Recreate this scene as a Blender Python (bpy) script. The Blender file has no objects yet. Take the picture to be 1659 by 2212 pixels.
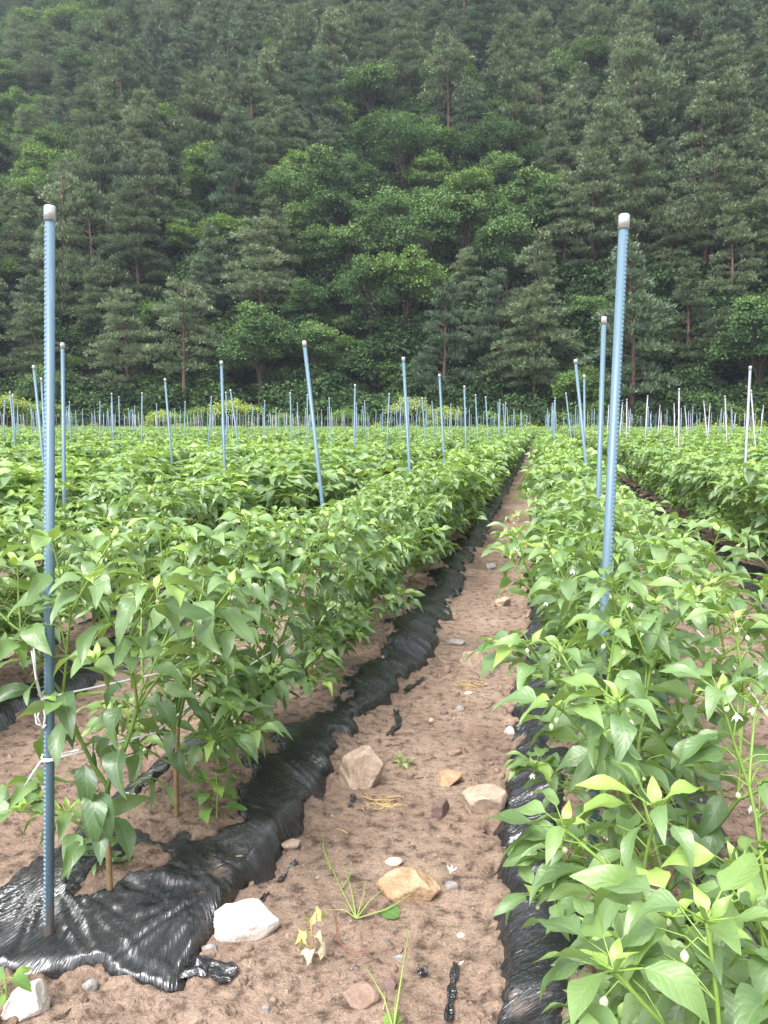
import bpy, math, random
import numpy as np
from mathutils import Matrix, Vector, Euler
random.seed(7); rng = np.random.default_rng(7)
S = bpy.context.scene
COL = S.collection
R = math.radians
# ------------------------------------------------------------------ camera
H = 1.10; YAW = R(11.5); PIT = R(6.55); F = 1662.0; CX = 829.5; CY = 1106.0
cam = bpy.data.cameras.new('camera'); cam.lens = F / 2212 * 36; cam.sensor_width = 36
cam.clip_start = 0.02; cam.clip_end = 2000
co = bpy.data.objects.new('camera', cam); COL.objects.link(co)
co.location = (0, 0, H); co.rotation_euler = (math.pi / 2 - PIT, 0, YAW)
S.camera = co
# ------------------------------------------------------------------ sky, sun, exposure
SUN_EL = R(58); SUN_AZ = R(200)      # azimuth measured clockwise from +Y: behind the camera
w = bpy.data.worlds.new('World'); S.world = w; w.use_nodes = True
nt = w.node_tree; nt.nodes.clear()
sky = nt.nodes.new('ShaderNodeTexSky'); sky.sky_type = 'NISHITA'; sky.sun_disc = False
sky.sun_elevation = SUN_EL; sky.sun_rotation = SUN_AZ; sky.dust_density = 3.0; sky.air_density = 1.0
hs = nt.nodes.new('ShaderNodeHueSaturation'); hs.inputs['Saturation'].default_value = 0.22
bg = nt.nodes.new('ShaderNodeBackground'); bg.inputs['Strength'].default_value = 0.15
wo = nt.nodes.new('ShaderNodeOutputWorld')
nt.links.new(sky.outputs[0], hs.inputs['Color']); nt.links.new(hs.outputs[0], bg.inputs[0]); nt.links.new(bg.outputs[0], wo.inputs[0])
sl = bpy.data.lights.new('sun', 'SUN'); sl.energy = 1.5; sl.angle = R(28); sl.color = (1, 0.97, 0.92)
so = bpy.data.objects.new('sun', sl); COL.objects.link(so)
sd = Vector((math.sin(SUN_AZ) * math.cos(SUN_EL), math.cos(SUN_AZ) * math.cos(SUN_EL), math.sin(SUN_EL)))
so.rotation_euler = sd.to_track_quat('Z', 'Y').to_euler(); so.location = (0, 0, 60)
S.view_settings.view_transform = 'Standard'; S.view_settings.look = 'None'
S.view_settings.gamma = 1; S.view_settings.use_curve_mapping = False
S.view_settings.exposure = 1.80
S.cycles.max_bounces = 6; S.cycles.diffuse_bounces = 3; S.cycles.glossy_bounces = 2
S.cycles.transmission_bounces = 4; S.cycles.transparent_max_bounces = 6; S.cycles.volume_bounces = 0
# ------------------------------------------------------------------ helpers
fw = np.array([-math.sin(YAW) * math.cos(PIT), math.cos(YAW) * math.cos(PIT), -math.sin(PIT)])
rt = np.array([math.cos(YAW), math.sin(YAW), 0.0]); up = np.cross(rt, fw)
def ray(x, y): return fw + rt * (x - CX) / F - up * (y - CY) / F
def at(x, y, z=0.0):
    d = ray(x, y); return np.array([0, 0, H]) + d * ((z - H) / d[2])
def at_depth(x, y, dep): return np.array([0, 0, H]) + ray(x, y) * dep
def proj(p):
    v = np.asarray(p, float) - np.array([0, 0, H]); z = v @ fw
    return CX + F * (v @ rt) / z, CY - F * (v @ up) / z, z
def _h(i, j, s):
    n = (i.astype(np.int64) * 374761393 + j.astype(np.int64) * 668265263 + s * 1442695041) & 0xFFFFFFFF
    n = ((n ^ (n >> 13)) * 1274126177) & 0xFFFFFFFF
    return ((n ^ (n >> 16)) & 0xFFFFFF) / float(0xFFFFFF)
def vn(x, y, s=0):
    xi = np.floor(x); yi = np.floor(y); xf = x - xi; yf = y - yi
    u = xf * xf * xf * (xf * (6 * xf - 15) + 10); v = yf * yf * yf * (yf * (6 * yf - 15) + 10)
    a = _h(xi, yi, s); b = _h(xi + 1, yi, s); c = _h(xi, yi + 1, s); d = _h(xi + 1, yi + 1, s)
    return (a + (b - a) * u) * (1 - v) + (c + (d - c) * u) * v
def fbm(x, y, s=0, o=4):
    x = np.asarray(x, float); y = np.asarray(y, float); t = 0; a = 0.5
    for k in range(o):
        t = t + a * (vn(x * 2 ** k + 17.3 * k, y * 2 ** k - 9.1 * k, s + k) * 2 - 1); a *= 0.5
    return t
def ss(a, b, x):
    t = np.clip((np.asarray(x, float) - a) / (b - a), 0, 1); return t * t * (3 - 2 * t)
def mk(name, V, Fc, mat=None, smooth=True, uv=None, attrs=None):
    """mesh from arrays; Fc is an (n,3|4) array or a list of tuples"""
    me = bpy.data.meshes.new(name)
    V = np.asarray(V, np.float32)
    if isinstance(Fc, np.ndarray):
        n, k = Fc.shape
        me.vertices.add(len(V)); me.vertices.foreach_set('co', V.ravel())
        me.loops.add(n * k); me.loops.foreach_set('vertex_index', Fc.astype(np.int32).ravel())
        me.polygons.add(n); me.polygons.foreach_set('loop_start', np.arange(0, n * k, k, dtype=np.int32))
        me.update(calc_edges=True)
        if uv is not None:
            l = me.uv_layers.new(name='uv'); l.data.foreach_set('uv', np.asarray(uv, np.float32)[Fc.ravel()].ravel())
    else:
        me.from_pydata([tuple(v) for v in V], [], Fc); me.update()
        if uv is not None:
            l = me.uv_layers.new(name='uv'); idx = [i for f in Fc for i in f]
            l.data.foreach_set('uv', np.asarray(uv, np.float32)[idx].ravel())
    for an, av in (attrs or {}).items():
        a = me.attributes.new(an, 'FLOAT', 'POINT'); a.data.foreach_set('value', np.asarray(av, np.float32))
    if mat is not None:
        for m in (mat if isinstance(mat, (list, tuple)) else [mat]): me.materials.append(m)
    if smooth: me.polygons.foreach_set('use_smooth', np.ones(len(me.polygons), bool))
    return me
def ob(name, me, parent=None, loc=None, rot=None, scale=None):
    o = bpy.data.objects.new(name, me); COL.objects.link(o)
    if parent is not None: o.parent = parent
    if loc is not None: o.location = loc
    if rot is not None: o.rotation_euler = rot
    if scale is not None: o.scale = (scale,) * 3 if isinstance(scale, (int, float)) else scale
    return o
def tag(o, label=None, cat=None, group=None, kind=None):
    if label: o['label'] = label
    if cat: o['category'] = cat
    if group: o['group'] = group
    if kind: o['kind'] = kind
    return o
class Buf:
    """collects pieces of geometry for one mesh"""
    def __init__(s): s.V = []; s.F = []; s.n = 0; s.UV = []; s.A = []; s.M = []
    def add(s, V, Fc, uv=None, a=0.0, m=0):
        V = np.asarray(V, float); Fc = np.asarray(Fc)
        s.V.append(V); s.F.append(Fc + s.n); s.n += len(V)
        s.UV.append(np.zeros((len(V), 2)) if uv is None else np.asarray(uv, float))
        s.A.append(np.full(len(V), a) if np.isscalar(a) else np.asarray(a)); s.M.append(np.full(len(Fc), m))
    def mesh(s, name, mat, smooth=True, attr='youth'):
        V = np.concatenate(s.V); uv = np.concatenate(s.UV); A = np.concatenate(s.A)
        k = set(f.shape[1] for f in s.F)
        if k == {4} or k == {3}: Fc = np.concatenate(s.F)
        else:
            fs = []; ms = []
            for f, m in zip(s.F, s.M):
                if f.shape[1] == 4:
                    fs.append(f[:, [0, 1, 2]]); fs.append(f[:, [0, 2, 3]]); ms += [m, m]
                else: fs.append(f); ms.append(m)
            Fc = np.concatenate(fs); s.M = ms
        me = mk(name, V, Fc, mat, smooth, uv, {attr: A})
        mi = np.concatenate(s.M)
        if mi.any(): me.polygons.foreach_set('material_index', mi.astype(np.int32))
        return me
def tube(buf, pts, rad, n=6, cap=True, a=0.0, m=0):
    pts = np.asarray(pts, float); k = len(pts)
    rad = np.full(k, rad) if np.isscalar(rad) else np.asarray(rad)
    T = np.gradient(pts, axis=0); T /= np.linalg.norm(T, axis=1)[:, None] + 1e-9
    ref = np.array([0.0, 0, 1]) if abs(T[0][2]) < 0.9 else np.array([1.0, 0, 0])
    V = []
    for i in range(k):
        u = np.cross(T[i], ref); u /= np.linalg.norm(u) + 1e-9; v = np.cross(T[i], u); ref = np.cross(u, T[i])
        ang = np.arange(n) / n * 2 * math.pi
        V.append(pts[i] + rad[i] * (np.cos(ang)[:, None] * u + np.sin(ang)[:, None] * v))
    V = np.concatenate(V)
    Q = [(i * n + j, i * n + (j + 1) % n, (i + 1) * n + (j + 1) % n, (i + 1) * n + j) for i in range(k - 1) for j in range(n)]
    uvv = np.stack([np.tile(np.arange(n) / n, k), np.repeat(np.arange(k) / max(1, k - 1), n)], 1)
    if cap:
        V = np.concatenate([V, pts[:1], pts[-1:]]); c0 = k * n; c1 = c0 + 1
        Q += [(c0, (j + 1) % n, j, j) for j in range(0)]
        T3 = [(c0, (j + 1) % n, j) for j in range(n)] + [(c1, (k - 1) * n + j, (k - 1) * n + (j + 1) % n) for j in range(n)]
        uvv = np.concatenate([uvv, [[0, 0], [0, 1]]])
        tri = []
        for q in Q: tri += [(q[0], q[1], q[2]), (q[0], q[2], q[3])]
        buf.add(V, np.array(tri + T3), uvv, a, m)
    else: buf.add(V, np.array(Q), uvv, a, m)
def nrm(v): v = np.asarray(v, float); return v / (np.linalg.norm(v, axis=-1, keepdims=True) + 1e-9)
# ------------------------------------------------------------------ materials
def M(name):
    m = bpy.data.materials.new(name); m.use_nodes = True; t = m.node_tree; b = t.nodes['Principled BSDF']
    return m, t, b
def N(t, typ, **kw):
    n = t.nodes.new(typ)
    for k, v in kw.items():
        if k in n.inputs.keys() if isinstance(k, str) else False: n.inputs[k].default_value = v
        else: setattr(n, k, v)
    return n
def noise(t, scale, detail=4, rough=0.55, vec=None, dist=0.0):
    n = t.nodes.new('ShaderNodeTexNoise'); n.inputs['Scale'].default_value = scale; n.inputs['Detail'].default_value = detail
    n.inputs['Roughness'].default_value = rough; n.inputs['Distortion'].default_value = dist
    if vec is not None: t.links.new(vec, n.inputs['Vector'])
    return n.outputs['Fac']
def ramp(t, fac, stops):
    n = t.nodes.new('ShaderNodeValToRGB'); e = n.color_ramp.elements
    while len(e) > 1: e.remove(e[0])
    e[0].position = stops[0][0]; e[0].color = tuple(stops[0][1]) + (1,)
    for p, c in stops[1:]:
        x = e.new(p); x.color = tuple(c) + (1,)
    t.links.new(fac, n.inputs[0]); return n.outputs[0]
def mixc(t, fac, a, b, mode='MIX'):
    n = t.nodes.new('ShaderNodeMix'); n.data_type = 'RGBA'; n.blend_type = mode
    for s, v in ((0, fac), (6, a), (7, b)):
        if isinstance(v, bpy.types.NodeSocket): t.links.new(v, n.inputs[s])
        elif s == 0: n.inputs[0].default_value = v
        else: n.inputs[s].default_value = tuple(v) + (1,)
    return n.outputs[2]
def math_(t, op, a, b=None, clamp=False):
    n = t.nodes.new('ShaderNodeMath'); n.operation = op; n.use_clamp = clamp
    for i, v in ((0, a), (1, b)):
        if v is None: continue
        if isinstance(v, bpy.types.NodeSocket): t.links.new(v, n.inputs[i])
        else: n.inputs[i].default_value = v
    return n.outputs[0]
def bump(t, b, height, strength=0.5, dist=0.01, prev=None):
    n = t.nodes.new('ShaderNodeBump'); n.inputs['Strength'].default_value = strength; n.inputs['Distance'].default_value = dist
    t.links.new(height, n.inputs['Height'])
    if prev is not None: t.links.new(prev, n.inputs['Normal'])
    if b is not None: t.links.new(n.outputs[0], b.inputs['Normal'])
    return n.outputs[0]
def geo(t): return t.nodes.new('ShaderNodeNewGeometry')
def simple(name, col, rough=0.6, spec=0.3, metal=0.0, nscale=None, namp=0.25, bumpd=0.0):
    m, t, b = M(name); b.inputs['Roughness'].default_value = rough; b.inputs['Specular IOR Level'].default_value = spec
    b.inputs['Metallic'].default_value = metal
    if nscale:
        tc = t.nodes.new('ShaderNodeTexCoord'); f = noise(t, nscale, 5, 0.6, tc.outputs['Object'])
        c = mixc(t, f, [x * (1 - namp) for x in col], [min(1, x * (1 + namp)) for x in col]); t.links.new(c, b.inputs['Base Color'])
        if bumpd: bump(t, b, f, 0.6, bumpd)
    else: b.inputs['Base Color'].default_value = tuple(col) + (1,)
    return m
def soil_mat():
    m, t, b = M('damp_sandy_soil'); g = geo(t); P = g.outputs['Position']
    f1 = noise(t, 2.2, 6, 0.6, P); f2 = noise(t, 28, 5, 0.7, P); f3 = noise(t, 170, 4, 0.7, P)
    f1 = math_(t, 'ADD', math_(t, 'MULTIPLY', f1, 0.65), math_(t, 'MULTIPLY', noise(t, 0.9, 3, 0.6, P, 0.5), 0.37))
    c = ramp(t, f1, [(0.34, (0.205, 0.138, 0.105)), (0.50, (0.288, 0.205, 0.155)), (0.66, (0.360, 0.268, 0.208))])
    d = ramp(t, f2, [(0.36, (0.30, 0.27, 0.26)), (0.48, (0.85, 0.84, 0.84)), (0.60, (1.05, 1.04, 1.03)), (0.75, (1.22, 1.20, 1.17))])
    c = mixc(t, 1.0, c, d, 'MULTIPLY')
    e = ramp(t, f3, [(0.32, (0.62, 0.60, 0.58)), (0.5, (1.0, 1.0, 1.0)), (0.72, (1.25, 1.25, 1.24))])
    c = mixc(t, 0.8, c, e, 'MULTIPLY')
    v = t.nodes.new('ShaderNodeTexVoronoi'); v.inputs['Scale'].default_value = 95; t.links.new(P, v.inputs['Vector'])
    sp = ramp(t, v.outputs['Distance'], [(0.08, (1, 1, 1)), (0.16, (0, 0, 0))])
    vc = t.nodes.new('ShaderNodeSeparateColor'); t.links.new(v.outputs['Color'], vc.inputs[0])
    k = math_(t, 'MULTIPLY', math_(t, 'GREATER_THAN', vc.outputs[0], 0.86), sp)
    c = mixc(t, k, c, (0.55, 0.47, 0.40))
    t.links.new(c, b.inputs['Base Color'])
    t.links.new(ramp(t, f1, [(0.35, (0.55,) * 3), (0.6, (0.9,) * 3)]), b.inputs['Roughness'])
    b.inputs['Specular IOR Level'].default_value = 0.35
    n1 = bump(t, None, f2, 1.0, 0.016); bump(t, b, f3, 1.0, 0.006, n1)
    return m
def film_mat():
    m, t, b = M('black_plastic_film'); g = geo(t); P = g.outputs['Position']
    uvn = t.nodes.new('ShaderNodeUVMap'); uvn.uv_map = 'uv'
    mp = t.nodes.new('ShaderNodeMapping'); mp.inputs['Scale'].default_value = (3.0, 13, 1); mp.inputs['Rotation'].default_value = (0, 0, 0)
    w1 = t.nodes.new('ShaderNodeTexNoise'); w1.inputs['Scale'].default_value = 3.0; t.links.new(uvn.outputs[0], w1.inputs['Vector'])
    ad = t.nodes.new('ShaderNodeMix'); ad.data_type = 'RGBA'; ad.blend_type = 'LINEAR_LIGHT'; ad.inputs[0].default_value = 0.05
    t.links.new(uvn.outputs[0], ad.inputs[6]); t.links.new(w1.outputs['Color'], ad.inputs[7]); t.links.new(ad.outputs[2], mp.inputs['Vector'])
    f1 = noise(t, 1.6, 4, 0.6, mp.outputs[0], 0.4); f2 = noise(t, 5.0, 3, 0.6, mp.outputs[0], 0.2); f3 = noise(t, 14, 4, 0.6, P)
    b.inputs['Base Color'].default_value = (0.012, 0.013, 0.014, 1)
    dust = ramp(t, noise(t, 9, 6, 0.75, P), [(0.58, (0, 0, 0)), (0.74, (0.7, 0.7, 0.7))])
    sp = ramp(t, noise(t, 150, 3, 0.7, P), [(0.62, (0, 0, 0)), (0.70, (0.7,) * 3)])
    dd = math_(t, 'MAXIMUM', dust, math_(t, 'MULTIPLY', sp, 0.5))
    t.links.new(mixc(t, dd, (0.015, 0.016, 0.019), (0.17, 0.115, 0.085)), b.inputs['Base Color'])
    t.links.new(mixc(t, dd, (0.24,) * 3, (0.7,) * 3), b.inputs['Roughness'])
    b.inputs['Specular IOR Level'].default_value = 1.0
    rd = math_(t, 'SUBTRACT', 1.0, math_(t, 'MULTIPLY', math_(t, 'ABSOLUTE', math_(t, 'SUBTRACT', f1, 0.5)), 16.0), True)
    rd2 = math_(t, 'SUBTRACT', 1.0, math_(t, 'MULTIPLY', math_(t, 'ABSOLUTE', math_(t, 'SUBTRACT', f2, 0.5)), 12.0), True)
    n0 = bump(t, None, rd, 0.28, 0.004); n1 = bump(t, None, rd2, 0.6, 0.0016, n0); bump(t, b, f3, 0.15, 0.004, n1)
    return m
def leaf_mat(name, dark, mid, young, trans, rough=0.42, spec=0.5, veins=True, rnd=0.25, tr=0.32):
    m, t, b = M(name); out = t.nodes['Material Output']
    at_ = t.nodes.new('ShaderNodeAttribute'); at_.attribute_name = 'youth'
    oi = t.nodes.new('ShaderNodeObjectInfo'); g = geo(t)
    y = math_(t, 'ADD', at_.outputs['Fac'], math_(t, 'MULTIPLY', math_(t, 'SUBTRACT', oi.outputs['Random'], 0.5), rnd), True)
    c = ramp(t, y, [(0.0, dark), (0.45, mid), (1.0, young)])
    lob = noise(t, 9, 3, 0.6, g.outputs['Position'])
    c = mixc(t, 0.5, c, ramp(t, lob, [(0.3, (0.72,) * 3), (0.7, (1.28,) * 3)]), 'MULTIPLY')
    if veins:
        uvn = t.nodes.new('ShaderNodeUVMap'); uvn.uv_map = 'uv'
        sx = t.nodes.new('ShaderNodeSeparateXYZ'); t.links.new(uvn.outputs[0], sx.inputs[0])
        du = math_(t, 'ABSOLUTE', math_(t, 'SUBTRACT', sx.outputs[0], 0.5))
        rib = math_(t, 'LESS_THAN', du, 0.022)
        q = math_(t, 'MULTIPLY', math_(t, 'SUBTRACT', sx.outputs[1], math_(t, 'MULTIPLY', du, 0.55)), 7.5)
        q = math_(t, 'ABSOLUTE', math_(t, 'SUBTRACT', math_(t, 'FRACT', q), 0.5))
        side = math_(t, 'LESS_THAN', q, 0.05)
        vv = math_(t, 'MAXIMUM', rib, math_(t, 'MULTIPLY', side, 0.45))
        c = mixc(t, math_(t, 'MULTIPLY', vv, 0.38), c, (0.22, 0.33, 0.12))
        hgt = math_(t, 'SUBTRACT', 1.0, math_(t, 'MAXIMUM', ramp(t, du, [(0.0, (1,) * 3), (0.09, (0,) * 3)]), ramp(t, q, [(0.0, (0.7,) * 3), (0.3, (0,) * 3)])))
        n0 = bump(t, None, hgt, 0.28, 0.0012)
        bump(t, b, noise(t, 130, 2, 0.5, g.outputs['Position']), 0.25, 0.002, n0)
    if veins:
        sp_ = ramp(t, noise(t, 75, 3, 0.6, g.outputs['Position']), [(0.70, (0,) * 3), (0.76, (0.55,) * 3)]); c = mixc(t, sp_, c, (0.30, 0.30, 0.10))
    under = mixc(t, 0.45, c, (0.20, 0.27, 0.14))
    c2 = mixc(t, g.outputs['Backfacing'], c, under)
    t.links.new(c2, b.inputs['Base Color']); b.inputs['Roughness'].default_value = rough; b.inputs['Specular IOR Level'].default_value = spec
    tl = t.nodes.new('ShaderNodeBsdfTranslucent')
    t.links.new(mixc(t, 0.55, c, trans), tl.inputs['Color'])
    mx = t.nodes.new('ShaderNodeMixShader'); mx.inputs[0].default_value = tr
    t.links.new(b.outputs[0], mx.inputs[1]); t.links.new(tl.outputs[0], mx.inputs[2]); t.links.new(mx.outputs[0], out.inputs[0])
    return m
def stem_mat():
    m, t, b = M('pepper_stem'); g = geo(t); at_ = t.nodes.new('ShaderNodeAttribute'); at_.attribute_name = 'youth'
    c = ramp(t, at_.outputs['Fac'], [(0.0, (0.24, 0.16, 0.085)), (0.3, (0.22, 0.17, 0.07)), (0.42, (0.10, 0.16, 0.035)), (1.0, (0.20, 0.32, 0.06))])
    f = noise(t, 60, 4, 0.6, g.outputs['Position'])
    t.links.new(mixc(t, 0.6, c, ramp(t, f, [(0.3, (0.6,) * 3), (0.7, (1.2,) * 3)]), 'MULTIPLY'), b.inputs['Base Color'])
    b.inputs['Roughness'].default_value = 0.5; bump(t, b, f, 0.3, 0.002); return m
def rock_mat(name, a, b2, scale=9, dirt=(0.20, 0.13, 0.095)):
    m, t, b = M(name); tc = t.nodes.new('ShaderNodeTexCoord'); P = tc.outputs['Object']
    f = noise(t, scale, 7, 0.68, P, 0.6); f2 = noise(t, scale * 9, 4, 0.7, P)
    c = ramp(t, f, [(0.32, a), (0.62, b2)]); c = mixc(t, 0.7, c, ramp(t, f2, [(0.3, (0.6,) * 3), (0.6, (1.1,) * 3)]), 'MULTIPLY')
    g = geo(t); sx = t.nodes.new('ShaderNodeSeparateXYZ'); t.links.new(P, sx.inputs[0])
    low = math_(t, 'ADD', math_(t, 'MULTIPLY', sx.outputs[2], -18.0), math_(t, 'SUBTRACT', f, 0.35), True)
    t.links.new(mixc(t, math_(t, 'MULTIPLY', low, 0.8), c, dirt), b.inputs['Base Color'])
    b.inputs['Roughness'].default_value = 0.75; n0 = bump(t, None, f, 0.8, 0.012); bump(t, b, f2, 0.6, 0.003, n0); return m
def bark_mat(name, a, c_):
    m, t, b = M(name); tc = t.nodes.new('ShaderNodeTexCoord'); f = noise(t, 6, 5, 0.6, tc.outputs['Object'])
    t.links.new(ramp(t, f, [(0.35, a), (0.65, c_)]), b.inputs['Base Color']); b.inputs['Roughness'].default_value = 0.9; return m
MT = {}
MT['soil'] = soil_mat(); MT['film'] = film_mat()
MT['leaf'] = leaf_mat('pepper_leaf', (0.052, 0.110, 0.042), (0.155, 0.255, 0.098), (0.29, 0.44, 0.085), (0.34, 0.52, 0.03), 0.43, 0.85)
MT['weedleaf'] = leaf_mat('weed_leaf', (0.05, 0.12, 0.04), (0.11, 0.22, 0.06), (0.24, 0.36, 0.07), (0.28, 0.42, 0.06), 0.5, 0.4)
MT['stem'] = stem_mat()
MT['petal'] = simple('white_petal', (0.78, 0.78, 0.68), 0.55); MT['bud'] = simple('pale_bud', (0.55, 0.62, 0.35), 0.5)
MT['fruit'] = simple('green_pepper_skin', (0.030, 0.10, 0.018), 0.18, 0.6)
MT['blue'] = simple('blue_plastic_coating', (0.090, 0.150, 0.198), 0.42, 0.45, 0, 14, 0.10)
def dirty(m):
    t = m.node_tree; b = t.nodes['Principled BSDF']; src = b.inputs['Base Color'].links[0].from_socket
    tc = t.nodes.new('ShaderNodeTexCoord'); sx = t.nodes.new('ShaderNodeSeparateXYZ'); t.links.new(tc.outputs['Object'], sx.inputs[0])
    n1 = noise(t, 26, 5, 0.7, tc.outputs['Object']); lo = math_(t, 'SUBTRACT', math_(t, 'MULTIPLY', n1, 0.16), math_(t, 'MULTIPLY', sx.outputs[2], 1.0))
    lo = math_(t, 'MULTIPLY', lo, 8.0, True)
    mp = t.nodes.new('ShaderNodeMapping'); mp.inputs['Scale'].default_value = (60, 60, 5); t.links.new(tc.outputs['Object'], mp.inputs[0])
    sc = ramp(t, noise(t, 1.4, 5, 0.7, mp.outputs[0]), [(0.60, (0, 0, 0)), (0.72, (0.5, 0.5, 0.5))])
    c = mixc(t, sc, src, (0.20, 0.26, 0.30)); c = mixc(t, lo, c, (0.20, 0.135, 0.095)); t.links.new(c, b.inputs['Base Color'])
dirty(MT['blue'])
MT['bluedark'] = simple('blue_ridged_edge', (0.15, 0.24, 0.32), 0.5, 0.4)
MT['galv'] = simple('galvanised_pipe', (0.27, 0.27, 0.31), 0.45, 0.5, 0.35, 20, 0.12)
MT['cap'] = simple('scuffed_silver_cap', (0.46, 0.46, 0.48), 0.35, 0.5, 0.55, 120, 0.35)
MT['twine'] = simple('white_twine', (0.72, 0.72, 0.74), 0.6, 0.3)
MT['straw'] = simple('dry_straw', (0.42, 0.30, 0.15), 0.8, 0.2, 0, 40, 0.3)
MT['reed'] = simple('red_brown_stalk', (0.24, 0.10, 0.06), 0.7)
MT['grass'] = simple('grass_blade_green', (0.22, 0.28, 0.08), 0.6, 0.3, 0, 30, 0.3)
MT['wither'] = leaf_mat('withered_leaf', (0.45, 0.33, 0.22), (0.62, 0.55, 0.42), (0.50, 0.44, 0.12), (0.5, 0.42, 0.12), 0.7, 0.2, True, 0.3)
MT['pinebark'] = bark_mat('red_pine_bark', (0.055, 0.034, 0.026), (0.150, 0.085, 0.062))
MT['bark'] = bark_mat('grey_brown_bark', (0.035, 0.028, 0.020), (0.10, 0.08, 0.06))
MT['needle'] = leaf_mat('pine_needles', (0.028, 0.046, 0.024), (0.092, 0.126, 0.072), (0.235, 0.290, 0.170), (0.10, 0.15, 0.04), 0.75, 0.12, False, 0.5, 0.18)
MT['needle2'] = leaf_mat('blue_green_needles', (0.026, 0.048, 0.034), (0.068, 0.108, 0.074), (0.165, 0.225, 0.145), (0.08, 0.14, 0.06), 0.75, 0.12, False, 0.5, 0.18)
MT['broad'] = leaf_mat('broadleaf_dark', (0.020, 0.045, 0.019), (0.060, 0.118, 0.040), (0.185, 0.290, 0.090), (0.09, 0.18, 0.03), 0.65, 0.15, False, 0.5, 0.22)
MT['broad2'] = leaf_mat('broadleaf_fresh', (0.038, 0.075, 0.022), (0.090, 0.160, 0.045), (0.20, 0.31, 0.075), (0.16, 0.27, 0.03), 0.65, 0.15, False, 0.5, 0.25)
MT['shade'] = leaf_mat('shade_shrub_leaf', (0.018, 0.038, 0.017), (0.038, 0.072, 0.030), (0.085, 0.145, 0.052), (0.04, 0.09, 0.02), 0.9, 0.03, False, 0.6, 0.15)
MT['bush'] = leaf_mat('yellow_green_bush', (0.11, 0.16, 0.04), (0.24, 0.32, 0.06), (0.40, 0.48, 0.09), (0.28, 0.36, 0.05), 0.5, 0.3, False, 0.3, 0.25)
MT['willow'] = leaf_mat('pale_willow_leaf', (0.15, 0.21, 0.085), (0.28, 0.36, 0.14), (0.42, 0.50, 0.22), (0.28, 0.36, 0.09), 0.5, 0.3, False, 0.3, 0.25)
MT['hill'] = simple('leaf_litter_slope', (0.018, 0.020, 0.012), 0.95, 0.1, 0, 0.4, 0.5)
MT['margin'] = simple('far_ground', (0.12, 0.10, 0.06), 0.9)
MT['scarp'] = rock_mat('red_earth_scarp', (0.10, 0.05, 0.035), (0.24, 0.17, 0.14), 0.6)
ROCK = {'white': rock_mat('pale_quartz', (0.45, 0.38, 0.33), (0.72, 0.66, 0.62), 16),
        'tan': rock_mat('tan_sandstone', (0.26, 0.18, 0.13), (0.46, 0.36, 0.28), 14),
        'orange': rock_mat('orange_brown_rock', (0.26, 0.15, 0.08), (0.48, 0.33, 0.21), 20),
        'brown': rock_mat('brown_rock', (0.17, 0.105, 0.08), (0.29, 0.20, 0.155), 14),
        'grey': rock_mat('grey_rock', (0.17, 0.155, 0.15), (0.34, 0.31, 0.30), 18),
        'dark': rock_mat('dark_red_rock', (0.10, 0.065, 0.06), (0.20, 0.13, 0.115), 12),
        'pink': rock_mat('pink_pebble', (0.44, 0.31, 0.24), (0.62, 0.48, 0.39), 18)}
# ------------------------------------------------------------------ the field: rows, beds, soil
SP = 1.23
def rowx(k, y):
    """centre of bed k at distance y; 0 = just right of the path, -1 = just left"""
    y = np.asarray(y, float)
    if k == -1: return -0.93 + 0.12 * ss(1.4, 4.0, y)
    if k == 0: return 0.215 + 0.05 * ss(3, 7, y)
    if k < -1: return -0.93 + SP * (k + 1) + 0.03
    return 0.215 + SP * k + 0.17 + 0 * y
def rowstart(k):
    return {-1: 1.40, 0: -0.6, -2: 1.3, -3: 1.3}.get(k, -0.2 if k > 0 else 1.5)
FIELD_END = 60.0
PS = 0.34                                   # plant spacing
def plant_ys(k):
    r = random.Random(100 + k); y = {-1: 1.43, 0: 0.62}.get(k, rowstart(k) + 0.2 + r.random() * 0.3); o = []
    while y < FIELD_END: o.append(y); y += PS + r.uniform(-0.03, 0.03)
    return o
def hwid(k, y): return (0.26 if k == -1 else 0.29) + 0.05 * ss(1.5, 4.0, y) * (k == -1) + 0.055 * fbm(y * 1.4, 0 * y + k * 7.7, 31, 3)
def bedh(d, k, y):
    hw = 0.36; pr = 1 - ss(0.10, hw, np.abs(d)); e = 1.0
    if k == -1: e = ss(1.20, 1.56, y + 0.06 * fbm(d * 5, y * 3, 8))
    elif k < -1: e = ss(rowstart(k) - 0.2, rowstart(k) + 0.2, y)
    return 0.078 * pr * e
KS = range(-6, 5)
def film_mask(x, y, k):
    """1 where the film lies open, 0 where soil covers it"""
    d = x - rowx(k, y); hw = hwid(k, y)
    n = fbm(x * 9, y * 9, 77, 4)
    m = 1 - ss(hw - 0.02, hw + 0.012, np.abs(d) + 0.10 * n + 0.05 * fbm(x * 2.3, y * 2.3, 83, 2))
    soil = ss(0.135, 0.16, np.abs(d + (0.02 if k == -1 else 0)) + 0.12 * n + 0.035 * np.cos(y * 2 * math.pi / 0.72 + k) + 0.02)
    m = m * soil
    if k == -1:
        fe = 1.225 - 0.13 * n + 0.12 * np.abs(d - 0.05) + 0.03 * np.sin(d * 17)
        fr = ss(fe, fe + 0.02, y); hole = ss(0.075, 0.10, np.hypot((d - 0.03) * 0.75, y - 1.50) + 0.07 * n)
        m = np.maximum(m, (1 - ss(hw, hw + 0.012, np.abs(d) + 0.03 * n)) * hole * (1 - ss(1.62, 1.68, y + 0.08 * n))) * fr
    elif k < -1: m = m * ss(rowstart(k) - 0.1, rowstart(k) - 0.05, y)
    return m
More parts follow.
